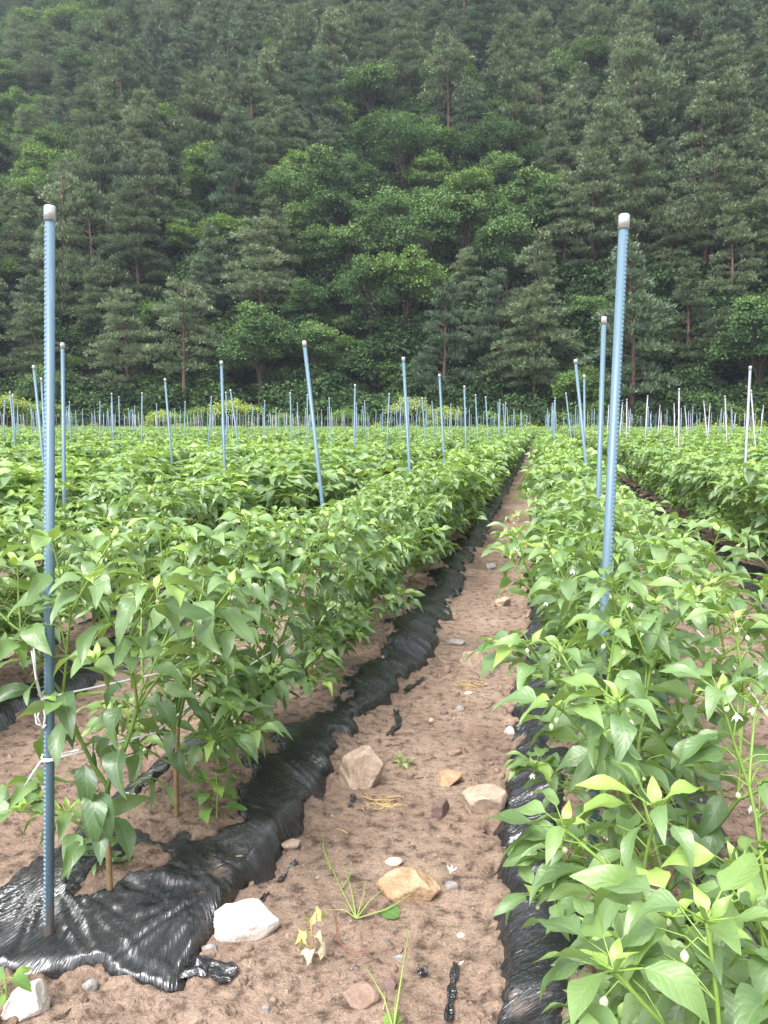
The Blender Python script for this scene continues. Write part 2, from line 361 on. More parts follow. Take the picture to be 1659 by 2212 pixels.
def ground_z(x, y, fine=True):
    x = np.asarray(x, float); y = np.asarray(y, float)
    z = 0.035 * fbm(x * 0.7, y * 0.7, 3, 3) * ss(60, 20, y) * 0.6
    pathc = 0 * x
    for k in KS:
        d = x - rowx(k, y); sel = np.abs(d) < 0.62
        b = np.where(sel, bedh(d, k, y), 0)
        z = z + b
        if -4 <= k <= 3: z = z - 0.030 * np.where(sel, film_mask(x, y, k), 0) * ss(0, 0.01, 1 + 0 * y)
        pathc = np.maximum(pathc, np.exp(-(np.minimum(np.abs(d), 2) / 0.36) ** 4))
    # front headland is a little banked in front of the left row
    z = z + 0.030 * np.exp(-((y - 1.07) / 0.15) ** 2) * ss(-0.55, -0.8, x) * (x < 0)
    if fine:
        lump = 0.16 + 0.9 * pathc + 0.5 * np.exp(-((y - 1.1) / 0.3) ** 2) * (x < -0.3)
        a = fbm(x * 7, y * 7, 11, 3); c = fbm(x * 22, y * 22, 12, 4)
        cr = 1 - np.abs(fbm(x * 13, y * 13, 14, 3)) * 2
        z = z + 0.016 * a * (0.5 + 0.5 * lump) + 0.020 * np.maximum(c, -0.08) * lump + 0.006 * cr * lump + 0.0045 * fbm(x * 55, y * 55, 13, 2)
    return z
ys = [-1.5 + 0.25 * i for i in range(10)]; y = ys[-1]
while y < 75: y += max(0.0075, 0.0066 * abs(y)); ys.append(y)
ys = [v for v in ys if not (1.0 > v > 10)] + [90, 130, 250, 700]
xs = list(np.arange(-2.6, 2.2, 0.0105)); v = 2.2; g = 0.014
while v < 40: v += g; xs.append(v); g *= 1.09
xs += [80, 200, 600]
v = -2.6; g = 0.014
while v > -70: v -= g; xs.insert(0, v); g *= 1.07
xs = [-600, -200, -110] + xs
XS = np.array(xs); YS = np.array(ys)
X, Y = np.meshgrid(XS, YS); Z = ground_z(X, Y)
nx, ny = len(XS), len(YS)
I = np.arange(nx * ny).reshape(ny, nx)
Q = np.stack([I[:-1, :-1].ravel(), I[:-1, 1:].ravel(), I[1:, 1:].ravel(), I[1:, :-1].ravel()], 1)
tag(ob('ground', mk('ground', np.stack([X.ravel(), Y.ravel(), Z.ravel()], 1), Q, MT['soil'])), kind='structure')
def gz(x, y, fine=False): return float(ground_z(np.array([float(x)]), np.array([float(y)]), fine)[0])
# ------------------------------------------------------------------ black mulch film, one sheet for each bed
ORD = 'zeroth first second third fourth fifth sixth seventh eighth ninth tenth eleventh twelfth thirteenth fourteenth fifteenth sixteenth seventeenth eighteenth nineteenth'.split()
TENS = {20: 'twent', 30: 'thirt', 40: 'fort', 50: 'fift', 60: 'sixt', 70: 'sevent', 80: 'eight', 90: 'ninet'}
def ordw(n):
    if n < 20: return ORD[n]
    if n % 10 == 0 and n < 100: return TENS[n] + 'ieth'
    if n < 100: return TENS[n - n % 10] + 'y-' + ORD[n % 10]
    return 'hundred-and-' + ordw(n - 100) if n > 100 else 'hundredth'
def rowname(k):
    if k == -1: return 'row just left of path'
    if k == 0: return 'row just right of path'
    return f'{ordw(-k)} row left of path' if k < 0 else f'{ordw(k + 1)} row right of path'
def film(k, dx, near, label):
    y = rowstart(k) - 0.16 if k != -1 else 1.175; yy = []
    while y < FIELD_END: yy.append(y); y += max(near, 0.0042 * y)
    yy = np.array(yy); W = 0.40; dd = np.arange(-W, W + dx / 2, dx)
    D, Yf = np.meshgrid(dd, yy); Xf = D + rowx(k, Yf)
    FM = film_mask(Xf, Yf, k); base = ground_z(Xf, Yf, False) + 0.030 * FM - 0.032 * (1 - FM)
    hw = hwid(k, Yf)
    wx = 0.04 * fbm(Xf * 2.6, Yf * 2.6, 41 + k, 3); wy = 0.06 * fbm(Xf * 2.2 + 9, Yf * 2.2, 45 + k, 3)
    sg = np.sign(D + 1e-6); u = Yf + wy + 0.55 * np.abs(D); v_ = D + wx
    f1 = (1 - np.abs(fbm(v_ * 3.0, u * 11, 42 + k, 2)) * 3.0); f1 = np.clip(f1, 0, 1) ** 2 * ss(-0.25, 0.3, fbm(Xf * 5, Yf * 5, 71 + k, 2))
    f2 = (1 - np.abs(fbm(v_ * 5, u * 34, 52 + k, 2)) * 3.0); f2 = np.clip(f2, 0, 1) ** 2 * ss(-0.1, 0.35, fbm(Xf * 6, Yf * 6, 74 + k, 2))
    pil = np.abs(np.sin(math.pi * (Yf + 0.25 * np.abs(D)) / 0.43 + 1.2 * fbm(Yf * 0.9, 0 * Yf, 5, 2))) ** 0.8 * np.exp(-((np.abs(D) - 0.26) / 0.11) ** 2)
    Zf = base + 0.004 + 0.024 * pil * (0.7 + 0.7 * fbm(Yf * 0.9, D, 9, 2)) + (0.013 if k != -1 else 0.013 - 0.006 * (1 - ss(1.4, 1.8, Yf))) * f1 + 0.006 * f2 + 0.013 * fbm(Xf * 5, Yf * 5, 79, 3)
    edge = ss(hw - 0.02, hw + 0.05, np.abs(D)); Zf = Zf - 0.05 * edge
    if k == -1:
        fr = ss(1.20, 1.27, Yf + 0.05 * fbm(D * 7, Yf, 61, 3)); Zf = Zf - 0.03 * (1 - fr)
        wf = (1 - ss(1.45, 1.80, Yf)); fan = 0
        for (cx_, cy_, fq_, sd2) in ((0.12, 1.60, 5, 66), (-0.16, 1.48, 7, 67), (0.26, 1.52, 6, 68)):
            ang = np.arctan2(D - cx_, Yf - cy_); rr2 = np.hypot(D - cx_, Yf - cy_)
            rdg = np.clip(1 - np.abs(fbm(ang * fq_, rr2 * 1.5, sd2, 2)) * 5, 0, 1) ** 1.5
            fan = fan + rdg * np.exp(-(rr2 / 0.30) ** 4) * ss(0.02, 0.12, rr2)
        Zf = Zf + 0.011 * fan * wf * fr + 0.012 * fbm(D * 9, Yf * 9, 69, 2) * wf
        ang = np.arctan2(D - 0.10, Yf - 1.62); u = u * (1 - wf) + wf * ang * 0.45
    n1, n2 = Xf.shape; I = np.arange(n1 * n2).reshape(n1, n2)
    Qf = np.stack([I[:-1, :-1].ravel(), I[:-1, 1:].ravel(), I[1:, 1:].ravel(), I[1:, :-1].ravel()], 1)
    # drop faces buried well below the soil
    gg = ground_z(Xf, Yf, False); bur = (Zf < gg - 0.022).ravel(); Qf = Qf[~bur[Qf].all(axis=1)]
    me = mk('mulch_film', np.stack([Xf.ravel(), Yf.ravel(), Zf.ravel()], 1), Qf, MT['film'], True, np.stack([D.ravel(), u.ravel()], 1))
    tag(ob('mulch_film', me), label, 'plastic mulch', 'black film over the planting beds')
film(-1, 0.006, 0.0055, 'crumpled shiny black plastic film running along the left edge of the dirt path')
film(0, 0.010, 0.010, 'shiny black plastic film under the plants just right of the path')
film(-2, 0.022, 0.022, 'black plastic film under the second row of plants left of the path')
film(1, 0.020, 0.022, 'black plastic film beyond the second furrow, under the second row right of the path')
film(-3, 0.05, 0.05, 'black plastic film under the third row of plants left of the path')
# ------------------------------------------------------------------ leaves
def leaf_geo(L=1.0, Wd=0.5, nl=6, nw=2, droop=0.35, fold=0.25, wave=0.05, seed=0, ser=0.0):
    r = random.Random(seed); V = []; UV = []
    ph = r.random() * 6; tw = r.uniform(-0.35, 0.35); side = r.uniform(-0.12, 0.12)
    for i in range(nl + 1):
        t = i / nl
        wd = Wd * 0.5 * (math.sin(math.pi * min(1, t ** 0.72)) ** 0.85) * (1 - 0.25 * t) * 1.15 if 0 < t < 1 else 0.004
        if ser and 0 < i < nl and i % 2: wd *= 1 + ser
        yy = t - 0.12 * droop * t * t; zz = 0.10 * math.sin(t * 2.2) - droop * t * t * 0.55; xc = side * math.sin(t * math.pi)
        for j in range(-nw, nw + 1):
            s = j / nw
            V.append((L * (xc + wd * s), L * yy, L * (zz + fold * abs(s) * wd + wave * math.sin(ph + t * 6.5 + s * 2) * abs(s) * wd * 4 + tw * s * wd * t)))
            UV.append((0.5 + s * 0.5, t))
    n = 2 * nw + 1
    Fq = [(i * n + j, i * n + j + 1, (i + 1) * n + j + 1, (i + 1) * n + j) for i in range(nl) for j in range(2 * nw)]
    return np.array(V), np.array(Fq), np.array(UV)
NL = 8
LEAFG = [leaf_geo(1, random.Random(i).uniform(0.33, 0.46), 8, 2, random.Random(i + 50).uniform(0.1, 1.0), random.Random(i + 9).uniform(0.1, 0.5), 0.10, i) for i in range(NL)]
LEAFM = {}
for i, (V, Fq, UV) in enumerate(LEAFG):
    for yk, yv in enumerate((0.05, 0.33, 0.54, 0.90)):
        LEAFM[i, yk] = mk('leaf', V, Fq, MT['leaf'], True, UV, {'youth': np.full(len(V), yv)})
LOWG = [leaf_geo(1, 0.46, 4, 1, random.Random(i + 50).uniform(0.15, 0.7), random.Random(i + 9).uniform(0.1, 0.5), 0.05, i + 30) for i in range(6)]
def frame_from(d, n):
    """matrix with +Y along d and +Z near n"""
    d = nrm(d); x = nrm(np.cross(d, n)); z = np.cross(x, d); return np.stack([x, d, z], 1)
def grow_plant(seed, height=0.72, spread=1.0, dense=1.0, low=3):
    """returns stems [(pts, radii, youth)], leaves [(pos, 3x3, size, youth 0..3)], flowers, buds, fruits"""
    r = random.Random(seed); ST = []; LV = []; FL = []; BD = []; FR = []
    def rv(s): return np.array([r.gauss(0, s), r.gauss(0, s), r.gauss(0, s)])
    def leaf(p, out, size, young, drop):
        out = nrm(out * [1, 1, 0.0] + rv(0.25) * [1, 1, 0]); pet = size * r.uniform(0.35, 0.6)
        d0 = nrm(out + [0, 0, 0.45]); q = p + d0 * pet
        ST.append(([p, (p + q) / 2 + [0, 0, 0.15 * pet], q], [0.0014, 0.0011, 0.0010], 0.9))
        d = nrm(out * math.cos(drop) + np.array([0, 0, -math.sin(drop)])); n = nrm(np.array([0, 0, 1.0]) + out * 0.35 + rv(0.38))
        LV.append((q, frame_from(d, n), size, young))
    def node(p, dirn, lvl):
        for _ in range(2 if lvl < 3 else 1):
            if r.random() < 0.93 * dense:
                a = r.random() * 2 * math.pi; o = np.array([math.cos(a), math.sin(a), 0]) * 0.9 + nrm(dirn * [1, 1, 0.01]) * 0.7
                leaf(p, o, r.uniform(0.090, 0.135) * (1.0 if lvl < 3 else 0.85), 0 if lvl < 2 else 1, r.uniform(0.2, 0.9) if lvl < 2 else r.uniform(-0.2, 0.5))
        if lvl >= 1 and r.random() < 0.55:
            a = r.random() * 6.28; q = p + np.array([math.cos(a) * 0.02, math.sin(a) * 0.02, -0.005])
            (FL if r.random() < 0.30 else BD).append((p, q))
    def tip(p, dirn):
        k = r.randint(6, 8); a0 = r.random() * 6.28
        for i in range(k):
            a = a0 + i * 2.4; o = np.array([math.cos(a), math.sin(a), 0])
            big = i < 4
            s = r.uniform(0.070, 0.105) if big else r.uniform(0.030, 0.055)
            drop = r.uniform(-0.25, 0.30) if big else r.uniform(-1.1, -0.5)
            pet = s * 0.3; q = p + nrm(o + [0, 0, 0.6]) * pet * (1 if big else 0.4)
            ST.append(([p, q], [0.0013, 0.0009], 1.0))
            d = nrm(o * math.cos(drop) + np.array([0, 0, -math.sin(drop)])); n = nrm(np.array([0, 0, 1.0]) - o * (0.1 if big else 0.9) + rv(0.3))
            LV.append((q, frame_from(d, n), s, 2 if big and r.random() < 0.88 else 3))
        if r.random() < 0.6: BD.append((p, p + rv(0.008) + [0, 0, -0.012]))
    def branch(p, d, L, rad, lvl):
        n = 4; pts = [p]; q = p.copy(); dd = d.copy()
        for i in range(n):
            dd = nrm(dd + rv(0.06) + [0, 0, 0.03]); q = q + dd * L / n; pts.append(q)
        ST.append((pts, np.linspace(rad, rad * 0.78, n + 1), 0.45 + 0.13 * lvl))
        for ip in (1, 1, 2, 2, 3, 3):
            if r.random() < 0.74 * dense:
                a = r.random() * 6.28; leaf(pts[ip], np.array([math.cos(a), math.sin(a), 0]) + nrm(q * [1, 1, 0.001]) * 0.5, r.uniform(0.075, 0.12), 1 if lvl > 1 else 0, r.uniform(0.25, 1.0) if lvl < 2 else r.uniform(-0.1, 0.7))
        if lvl == 2 or (lvl < 3 and r.random() < 0.5 * dense):
            sp_ = nrm(dd + rv(0.5) + nrm(q * [1, 1, 0.01]) * 0.5); q2 = pts[2] + sp_ * L * 0.55; ST.append(([pts[2], q2], [0.0022, 0.0018], 0.85)); tip(q2, sp_)
        if lvl >= 3: tip(q, dd); node(q - dd * 0.02, dd, 3); return
        node(q, dd, lvl)
        side = nrm(np.cross(dd, rv(1)))
        for s in (-1, 1):
            nd = nrm(dd + side * s * r.uniform(0.38, 0.70) * spread + [0, 0, 0.10]); branch(q, nd, L * r.uniform(0.72, 0.95), rad * 0.72, lvl + 1)
    hh = height / 0.72; base = np.array([0.0, 0, -0.02]); lean = np.array([r.gauss(0, 0.05), r.gauss(0, 0.05), 1])
    t1 = base + nrm(lean) * 0.21 * hh
    ST.append(([base, base * 0.5 + t1 * 0.5 + rv(0.004), t1], [0.0075, 0.0065, 0.006], 0.05))
    for i_ in range(11 if dense > 0.95 else 3):
        a = r.random() * 6.28; o_ = np.array([math.cos(a), math.sin(a), 0]); leaf(t1 - [0, 0, 0.09 * r.random()] + o_ * 0.05 * (i_ > 1) + [0, 0, 0.05 * (i_ % 3)], o_, r.uniform(0.09, 0.12), 0, r.uniform(0.5, 1.1))
    for i_ in range(low):
        a = r.random() * 6.28 + i_ * 2.1; branch(base * 0.2 + t1 * r.uniform(0.5, 0.85), nrm(np.array([math.cos(a), math.sin(a), 0.35])), 0.11 * hh * spread, 0.003, 2)
    nb = 3 if r.random() < 0.85 else 2; a0 = r.random() * 6.28
    for i in range(nb):
        a = a0 + i * 2 * math.pi / nb + r.uniform(-0.3, 0.3); d = nrm(np.array([math.cos(a) * 0.80 * spread, math.sin(a) * 0.80 * spread, 1]))
        branch(t1, d, 0.168 * hh, 0.0048, 1)
    return ST, LV, FL, BD, FR
def stems_mesh(ST, n=5, name='stem'):
    b = Buf()
    for pts, rad, yv in ST: tube(b, pts, rad, n if rad[0] > 0.002 else 3, False, yv)
    return b.mesh(name, MT['stem'])
def petal_mesh():
    b = Buf()
    for i in range(6):
        a = i * math.pi / 3; c, s = math.cos(a), math.sin(a)
        P = np.array([(0, 0, 0), (0.0035, 0.006, -0.006), (0, 0.0115, -0.013), (-0.0035, 0.006, -0.006)])
        P = np.stack([P[:, 0] * c - P[:, 1] * s, P[:, 0] * s + P[:, 1] * c, P[:, 2]], 1); b.add(P, [[0, 1, 2, 3]])
    tube(b, [(0, 0, 0.001), (0, 0, -0.007)], [0.002, 0.0012], 5)
    return b.mesh('flower', MT['petal'])
def blob_mesh(name, rx, rz, mat, n=8, m=5, bend=0.0, taper=0.0):
    V = []; 
    for i in range(m + 1):
        t = i / m; rr = math.sin(math.pi * t) ** 0.7 * rx * (1 - taper * (1 - t)) if 0 < i < m else rx * 0.05
        for j in range(n):
            a = j / n * 2 * math.pi; V.append((math.cos(a) * rr + bend * (t - 1) ** 2, math.sin(a) * rr, -rz + rz * t))
    Fq = np.array([(i * n + j, i * n + (j + 1) % n, (i + 1) * n + (j + 1) % n, (i + 1) * n + j) for i in range(m) for j in range(n)])
    return mk(name, V, Fq, mat, True, None, {'youth': np.zeros(len(V))})
FLM = petal_mesh(); BUDM = blob_mesh('bud', 0.0038, 0.011, MT['bud'], 6, 4)
FRM = blob_mesh('pepper', 0.0085, 0.095, MT['fruit'], 8, 8, 0.02, 0.75)
def stalk(ST, p, q): ST.append(([p, (p + q) / 2 + np.array([0, 0, 0.010]), q], [0.0012, 0.001, 0.001], 0.95))
def near_plant(seed, pos, label, height, spread, fruit=0, dense=1.0, ls=1.0):
    ST, LV, FL, BD, FR = grow_plant(seed, height, spread, dense, 1 if dense < 1 else 4)
    e = bpy.data.objects.new('pepper_plant', None); COL.objects.link(e); e.location = pos; e.empty_display_size = 0.1
    tag(e, label, 'pepper plant', 'pepper plants in rows')
    r = random.Random(seed + 5)
    for p, q in FL + BD: stalk(ST, p, q)
    fr = []
    for i in range(fruit):
        a = r.random() * 6.28; p = np.array([math.cos(a) * 0.03, math.sin(a) * 0.03, r.uniform(0.20, 0.36) + 0.08]); fr.append(p)
        ST.append(([p + [0, 0, 0.03], p], [0.002, 0.003], 0.8))
    ob('stem', stems_mesh(ST), e)
    for (q, m3, s, yv) in LV:
        o = bpy.data.objects.new('leaf', LEAFM[r.randrange(NL), yv]); COL.objects.link(o); o.parent = e
        o.matrix_basis = Matrix.LocRotScale(Vector(q), Matrix(m3.tolist()).to_quaternion(), (s * ls,) * 3)
    for p, q in FL: ob('flower', FLM, e, q, (r.uniform(-.4, .4), r.uniform(-.4, .4), r.random() * 6), 0.78)
    for p, q in BD: ob('bud', BUDM, e, q, (r.uniform(-.4, .4), r.uniform(-.4, .4), 0), 1.0)
    for p in fr: ob('pepper', FRM, e, p, (r.uniform(-.2, .2), r.uniform(-.2, .2), r.random() * 6), r.uniform(0.8, 1.05))
    return e
def variant(seed, height, low=True):
    ST, LV, FL, BD, FR = grow_plant(seed, height, 1.0)
    for p, q in FL + BD: stalk(ST, p, q)
    r = random.Random(seed); b = Buf()
    for (q, m3, s, yv) in LV:
        V, Fq, UV = LOWG[r.randrange(6)]
        b.add((V * s) @ m3.T + q, Fq, UV, (0.05, 0.33, 0.60, 0.92)[yv] + r.uniform(-0.12, 0.12))
    for p, q in FL:
        P = np.array([(0.009, 0, 0), (0, 0.009, -.004), (-0.009, 0, 0), (0, -0.009, -.004)]) + q + [0, 0, 0.004]; b.add(P, [[0, 1, 2, 3]], m=1)
        b.add(P * [1, 1, 1] + [0, 0, -0.006], [[0, 1, 2, 3]], m=1)
    fol = b.mesh('leaves', [MT['leaf'], MT['petal']])
    return stems_mesh(ST, 4), fol
VAR = [variant(900 + i, 0.72 + 0.02 * (i % 5)) for i in range(10)]
# which plants: all that the picture frame can hold, nearest first
cand = []; wide = []
for k in range(-85, 50):
    for j, y in enumerate(plant_ys(k)):
        x = float(rowx(k, y)); px, py, dz = proj((x, y, 0.5))
        if dz < 0.4: continue
        m = 0.45 * F / dz
        if -m < px < 1659 + m and py < 2212 + m: cand.append((math.hypot(x, y), k, j, x, y))
        elif -900 < px < 2500 and y > 1.2: wide.append((math.hypot(x, y), k, j, x, y))
cand.sort(); IND = cand[:300]; REST = cand[300:] + wide
cnt = {}; lab = {}
for c in sorted(IND, key=lambda c: (c[1], c[4])): cnt[c[1]] = cnt.get(c[1], 0) + 1; lab[c[1], c[2]] = cnt[c[1]]
adj = ['bushy green', 'leafy', 'full-leaved', 'dense green', 'bright-tipped']
for n, (dist, k, j, x, y) in enumerate(IND):
    r = random.Random(k * 1000 + j); z = gz(x, y)
    L = f'{adj[(k * 3 + j) % 5]} pepper plant, {ordw(lab[k, j])} from near end of {rowname(k)}'
    x += r.uniform(-0.03, 0.03)
    near = dist < 5.0 and not (k <= -3 and dist > 4.4)
    if near:
        if k == -1 and j == 0: near_plant(4, (-0.905, 1.43, z), 'tall sparse pepper plant with bare woody stem beside the nearest blue stake', 0.96, 0.78, 4, 0.97, 0.9)
        elif k == -1: near_plant(r.randrange(9999), (x, y, z), L, r.uniform(0.86, 0.94) - 0.02 * min(j, 6), 0.86, 2 if j < 4 else 0, 1.0, 0.78)
        elif k == 0: near_plant(r.randrange(9999), (x + (0.08, 0.07, 0.0, 0.0, 0.02)[min(j, 4)], y, z), L, r.uniform(0.90, 0.96) - (0.15, 0.12, 0.03, 0.0, 0.0)[min(j, 4)] - 0.01 * j, 0.90 if j < 2 else 0.90 if j < 4 else 0.80, 1 if j < 3 else 0, 1.0, (0.66, 0.68, 0.74)[min(j, 2)])
        else: near_plant(r.randrange(9999), (x, y, z), L, r.uniform(0.82, 0.88), 0.82 if k == 1 else 1.05, 0, 1.0, 0.88)
    else:
        st, fo = VAR[r.randrange(10)]
        e = bpy.data.objects.new('pepper_plant', None); COL.objects.link(e); e.location = (x, y, z)
        e.rotation_euler = (r.uniform(-.08, .08), r.uniform(-.08, .08), r.random() * 6.28); s = r.uniform(0.97, 1.13); xs_ = 0.95 if k == 0 else 1.06 if k == -1 else 0.96 if k == 1 else 1.26; e.scale = (s * xs_, s * xs_, s * 1.05)
        tag(e, L, 'pepper plant', 'pepper plants in rows')
        tag(ob('leaves', fo, e), kind='stuff'); ob('stem', st, e)
# ------------------------------------------------------------------ scattering for what nobody could count
def scatter(name, P, ROT, SC, meshes, label, cat=None):
    me = bpy.data.meshes.new(name); P = np.asarray(P, np.float32)
    me.vertices.add(len(P)); me.vertices.foreach_set('co', P.ravel())
    a = me.attributes.new('rot', 'FLOAT_VECTOR', 'POINT'); a.data.foreach_set('vector', np.asarray(ROT, np.float32).ravel())
    a = me.attributes.new('scl', 'FLOAT', 'POINT'); a.data.foreach_set('value', np.asarray(SC, np.float32))
    a = me.attributes.new('pick', 'INT', 'POINT'); a.data.foreach_set('value', rng.integers(0, len(meshes), len(P)).astype(np.int32))
    o = ob(name, me); tag(o, label, cat, kind='stuff')
    t = bpy.data.node_groups.new(name, 'GeometryNodeTree')
    t.interface.new_socket('Geometry', in_out='INPUT', socket_type='NodeSocketGeometry'); t.interface.new_socket('Geometry', in_out='OUTPUT', socket_type='NodeSocketGeometry')
    gi = t.nodes.new('NodeGroupInput'); go = t.nodes.new('NodeGroupOutput'); ip = t.nodes.new('GeometryNodeInstanceOnPoints'); jn = t.nodes.new('GeometryNodeJoinGeometry')
    for m in meshes:
        s = bpy.data.objects.new(name + '_source', m); oi = t.nodes.new('GeometryNodeObjectInfo'); oi.inputs['Object'].default_value = s
        oi.inputs['As Instance'].default_value = True; t.links.new(oi.outputs['Geometry'], jn.inputs[0])
    def attr(nm, ty):
        n = t.nodes.new('GeometryNodeInputNamedAttribute'); n.data_type = ty; n.inputs[0].default_value = nm; return n.outputs[0]
    t.links.new(gi.outputs[0], ip.inputs['Points']); t.links.new(jn.outputs[0], ip.inputs['Instance']); ip.inputs['Pick Instance'].default_value = True
    t.links.new(attr('pick', 'INT'), ip.inputs['Instance Index']); t.links.new(attr('rot', 'FLOAT_VECTOR'), ip.inputs['Rotation']); t.links.new(attr('scl', 'FLOAT'), ip.inputs['Scale'])
    t.links.new(ip.outputs[0], go.inputs[0])
    md = o.modifiers.new('scatter', 'NODES'); md.node_group = t
    return o
def joined(pair):
    b = Buf()
    out = bpy.data.meshes.new('far_plant')
    st, fo = pair
    V = []; Fc = []; A = []; mi = []; n = 0
    for me, m0 in ((st, 2), (fo, 0)):
        v = np.empty(len(me.vertices) * 3, np.float32); me.vertices.foreach_get('co', v); V.append(v.reshape(-1, 3))
        f = np.empty(len(me.loops), np.int32); me.loops.foreach_get('vertex_index', f); Fc.append(f.reshape(-1, 4) + n)
        a = np.empty(len(me.vertices), np.float32); me.attributes['youth'].data.foreach_get('value', a); A.append(a)
        q = np.empty(len(me.polygons), np.int32); me.polygons.foreach_get('material_index', q); mi.append(q + m0); n += len(me.vertices)
    me = mk('far_plant', np.concatenate(V), np.concatenate(Fc), [MT['leaf'], MT['petal'], MT['stem']], True, np.zeros((n, 2)) + [0.3, 0.4], {'youth': np.concatenate(A)})
    me.polygons.foreach_set('material_index', np.concatenate(mi)); return me
P = np.array([(c[3], c[4], 0.10) for c in REST]); n = len(P)
P[:, 0] += rng.uniform(-.05, .05, n)
ROT = np.stack([rng.uniform(-.1, .1, n), rng.uniform(-.1, .1, n), rng.uniform(0, 6.28, n)], 1)
scatter('distant_pepper_plants', P, ROT, rng.uniform(1.02, 1.24, n), [joined(v) for v in VAR], 'rows of pepper plants filling the far part of the field')
# ------------------------------------------------------------------ stakes
def ring_tube(n, r, z0, z1, close=True):
    b = Buf(); tube(b, [(0, 0, z0), (0, 0, z1)], r, n, close); return b
def stake_meshes(body_mat, edge_mat, L, near):
    b = Buf(); n = 12 if near else 7; rr = 0.0102
    tube(b, [(0, 0, -0.25), (0, 0, L)], rr, n, True); body = b.mesh('pipe', body_mat)
    b = Buf(); tube(b, [(0, 0, L - 0.030), (0, 0, L - 0.0295), (0, 0, L - 0.002), (0, 0, L + 0.0015), (0, 0, L + 0.002)], [rr, rr + 0.0024, rr + 0.0022, rr + 0.0008, rr * 0.5], n + 2, True); cap = b.mesh('cap', MT['cap'])
    ridge = None
    if near:
        # a toothed strip running down one side of the pipe
        V = []; Fq = []; st = 0.0095; k = int((L - 0.03) / st)
        for i in range(k):
            z = i * st
            for (dz, o) in ((0, 0.0005), (0.002, 0.0026), (0.0058, 0.0026), (0.0080, 0.0005)):
                V += [(rr - 0.002 + o, -0.0036, z + dz), (rr - 0.002 + o, 0.0036, z + dz)]
            V_ = len(V) - 8
            for q in range(3): Fq.append((V_ + 2 * q, V_ + 2 * q + 1, V_ + 2 * q + 3, V_ + 2 * q + 2))
            if i: Fq.append((V_ - 2, V_ - 1, V_ + 1, V_))
            # cheeks
            Fq.append((V_, V_ + 2, V_ + 4, V_ + 6)); Fq.append((V_ + 1, V_ + 7, V_ + 5, V_ + 3))
        ridge = mk('toothed_edge', V, np.array(Fq), edge_mat, False)
    return body, cap, ridge
SL = 1.50
SM = {('b', 1): stake_meshes(MT['blue'], MT['bluedark'], SL, True), ('b', 0): stake_meshes(MT['blue'], MT['bluedark'], SL, False),
      ('g', 1): stake_meshes(MT['galv'], MT['galv'], SL, True), ('g', 0): stake_meshes(MT['galv'], MT['galv'], SL, False)}
TOP = SL + 0.004
obs = [  # top of the stake, a lower point of it, colour
 (108,433,106,2070,'b'),(1349,450,1310,1240,'b'),(656,728,697,1090,'b'),(871,767,883,988,'b'),(478,776,486,1045,'b'),(356,814,371,995,'b'),
 (949,805,957,955,'b'),(1003,831,1006,945,'b'),(1305,678,1292,1090,'b'),(1242,770,1264,985,'b'),(1262,807,1263,985,'b'),(1222,845,1234,950,'b'),
 (135,736,140,1200,'b'),(72,784,101,1070,'b'),(89,813,96,940,'b'),(21,843,33,967,'b'),(27,852,34,960,'b'),(241,847,246,975,'b'),(307,846,306,985,'b'),
 (457,854,450,963,'b'),(497,837,517,980,'b'),(627,846,630,970,'b'),(767,828,765,962,'b'),(711,858,715,970,'b'),(841,847,836,957,'b'),(881,857,884,960,'b'),
 (911,857,918,942,'b'),(1027,850,1032,950,'b'),(1049,855,1054,945,'b'),(1467,837,1466,955,'g'),(1621,787,1611,982,'g'),(1622,840,1630,940,'g'),(1566,853,1570,950,'g'),
 (1534,870,1528,962,'g'),(1520,865,1526,930,'g'),(1479,876,1485,940,'g'),(1456,870,1457,930,'g'),(216,866,216,970,'b'),(150,866,153,950,'b'),(400,866,398,960,'b'),
 (338,870,341,950,'b'),(664,850,663,1008,'b'),(572,864,571,955,'b'),(642,869,646,952,'b'),(291,876,291,950,'b'),(277,881,282,949,'b'),(38,876,40,940,'b'),
 (974,871,970,935,'b'),(1076,869,1077,935,'b'),(1092,868,1091,930,'b'),(1087,872,1090,930,'b'),(1362,882,1359,930,'g'),(770,870,771,940,'b'),(178,883,178,940,'b'),
 (1244,876,1240,968,'b'),(390,885,389,940,'b'),(463,880,466,930,'b'),(596,879,595,940,'b'),(603,885,602,935,'b'),(716,882,716,940,'b'),(827,883,826,945,'b'),
 (990,879,988,935,'b'),(1007,880,1005,940,'b'),(1014,886,1015,935,'b'),(1110,883,1109,925,'b'),(1125,885,1128,925,'b'),(531,884,531,940,'b'),(856,881,858,935,'b'),
 (1201,889,1203,935,'b'),(1218,890,1217,935,'b'),(1234,890,1233,930,'b'),(1398,887,1397,930,'b'),(1581,884,1583,930,'b'),(1559,885,1557,930,'b'),(1428,887,1427,940,'g'),
 (1315,893,1313,930,'g'),(1280,897,1282,930,'g'),(1404,891,1408,930,'g'),(1587,894,1587,930,'g'),(1633,887,1631,930,'b'),(1505,894,1505,930,'b')]
stakes = []
for (tx, ty, bx, by, c) in obs:
    T = at(tx, ty, TOP + 0.06); dep = (T - [0, 0, H]) @ fw
    Q2 = at_depth(bx, by, dep); d = nrm(T - Q2); s = (T[2] - 0.06) / d[2]; B = T - d * s
    stakes.append((B, d, c))
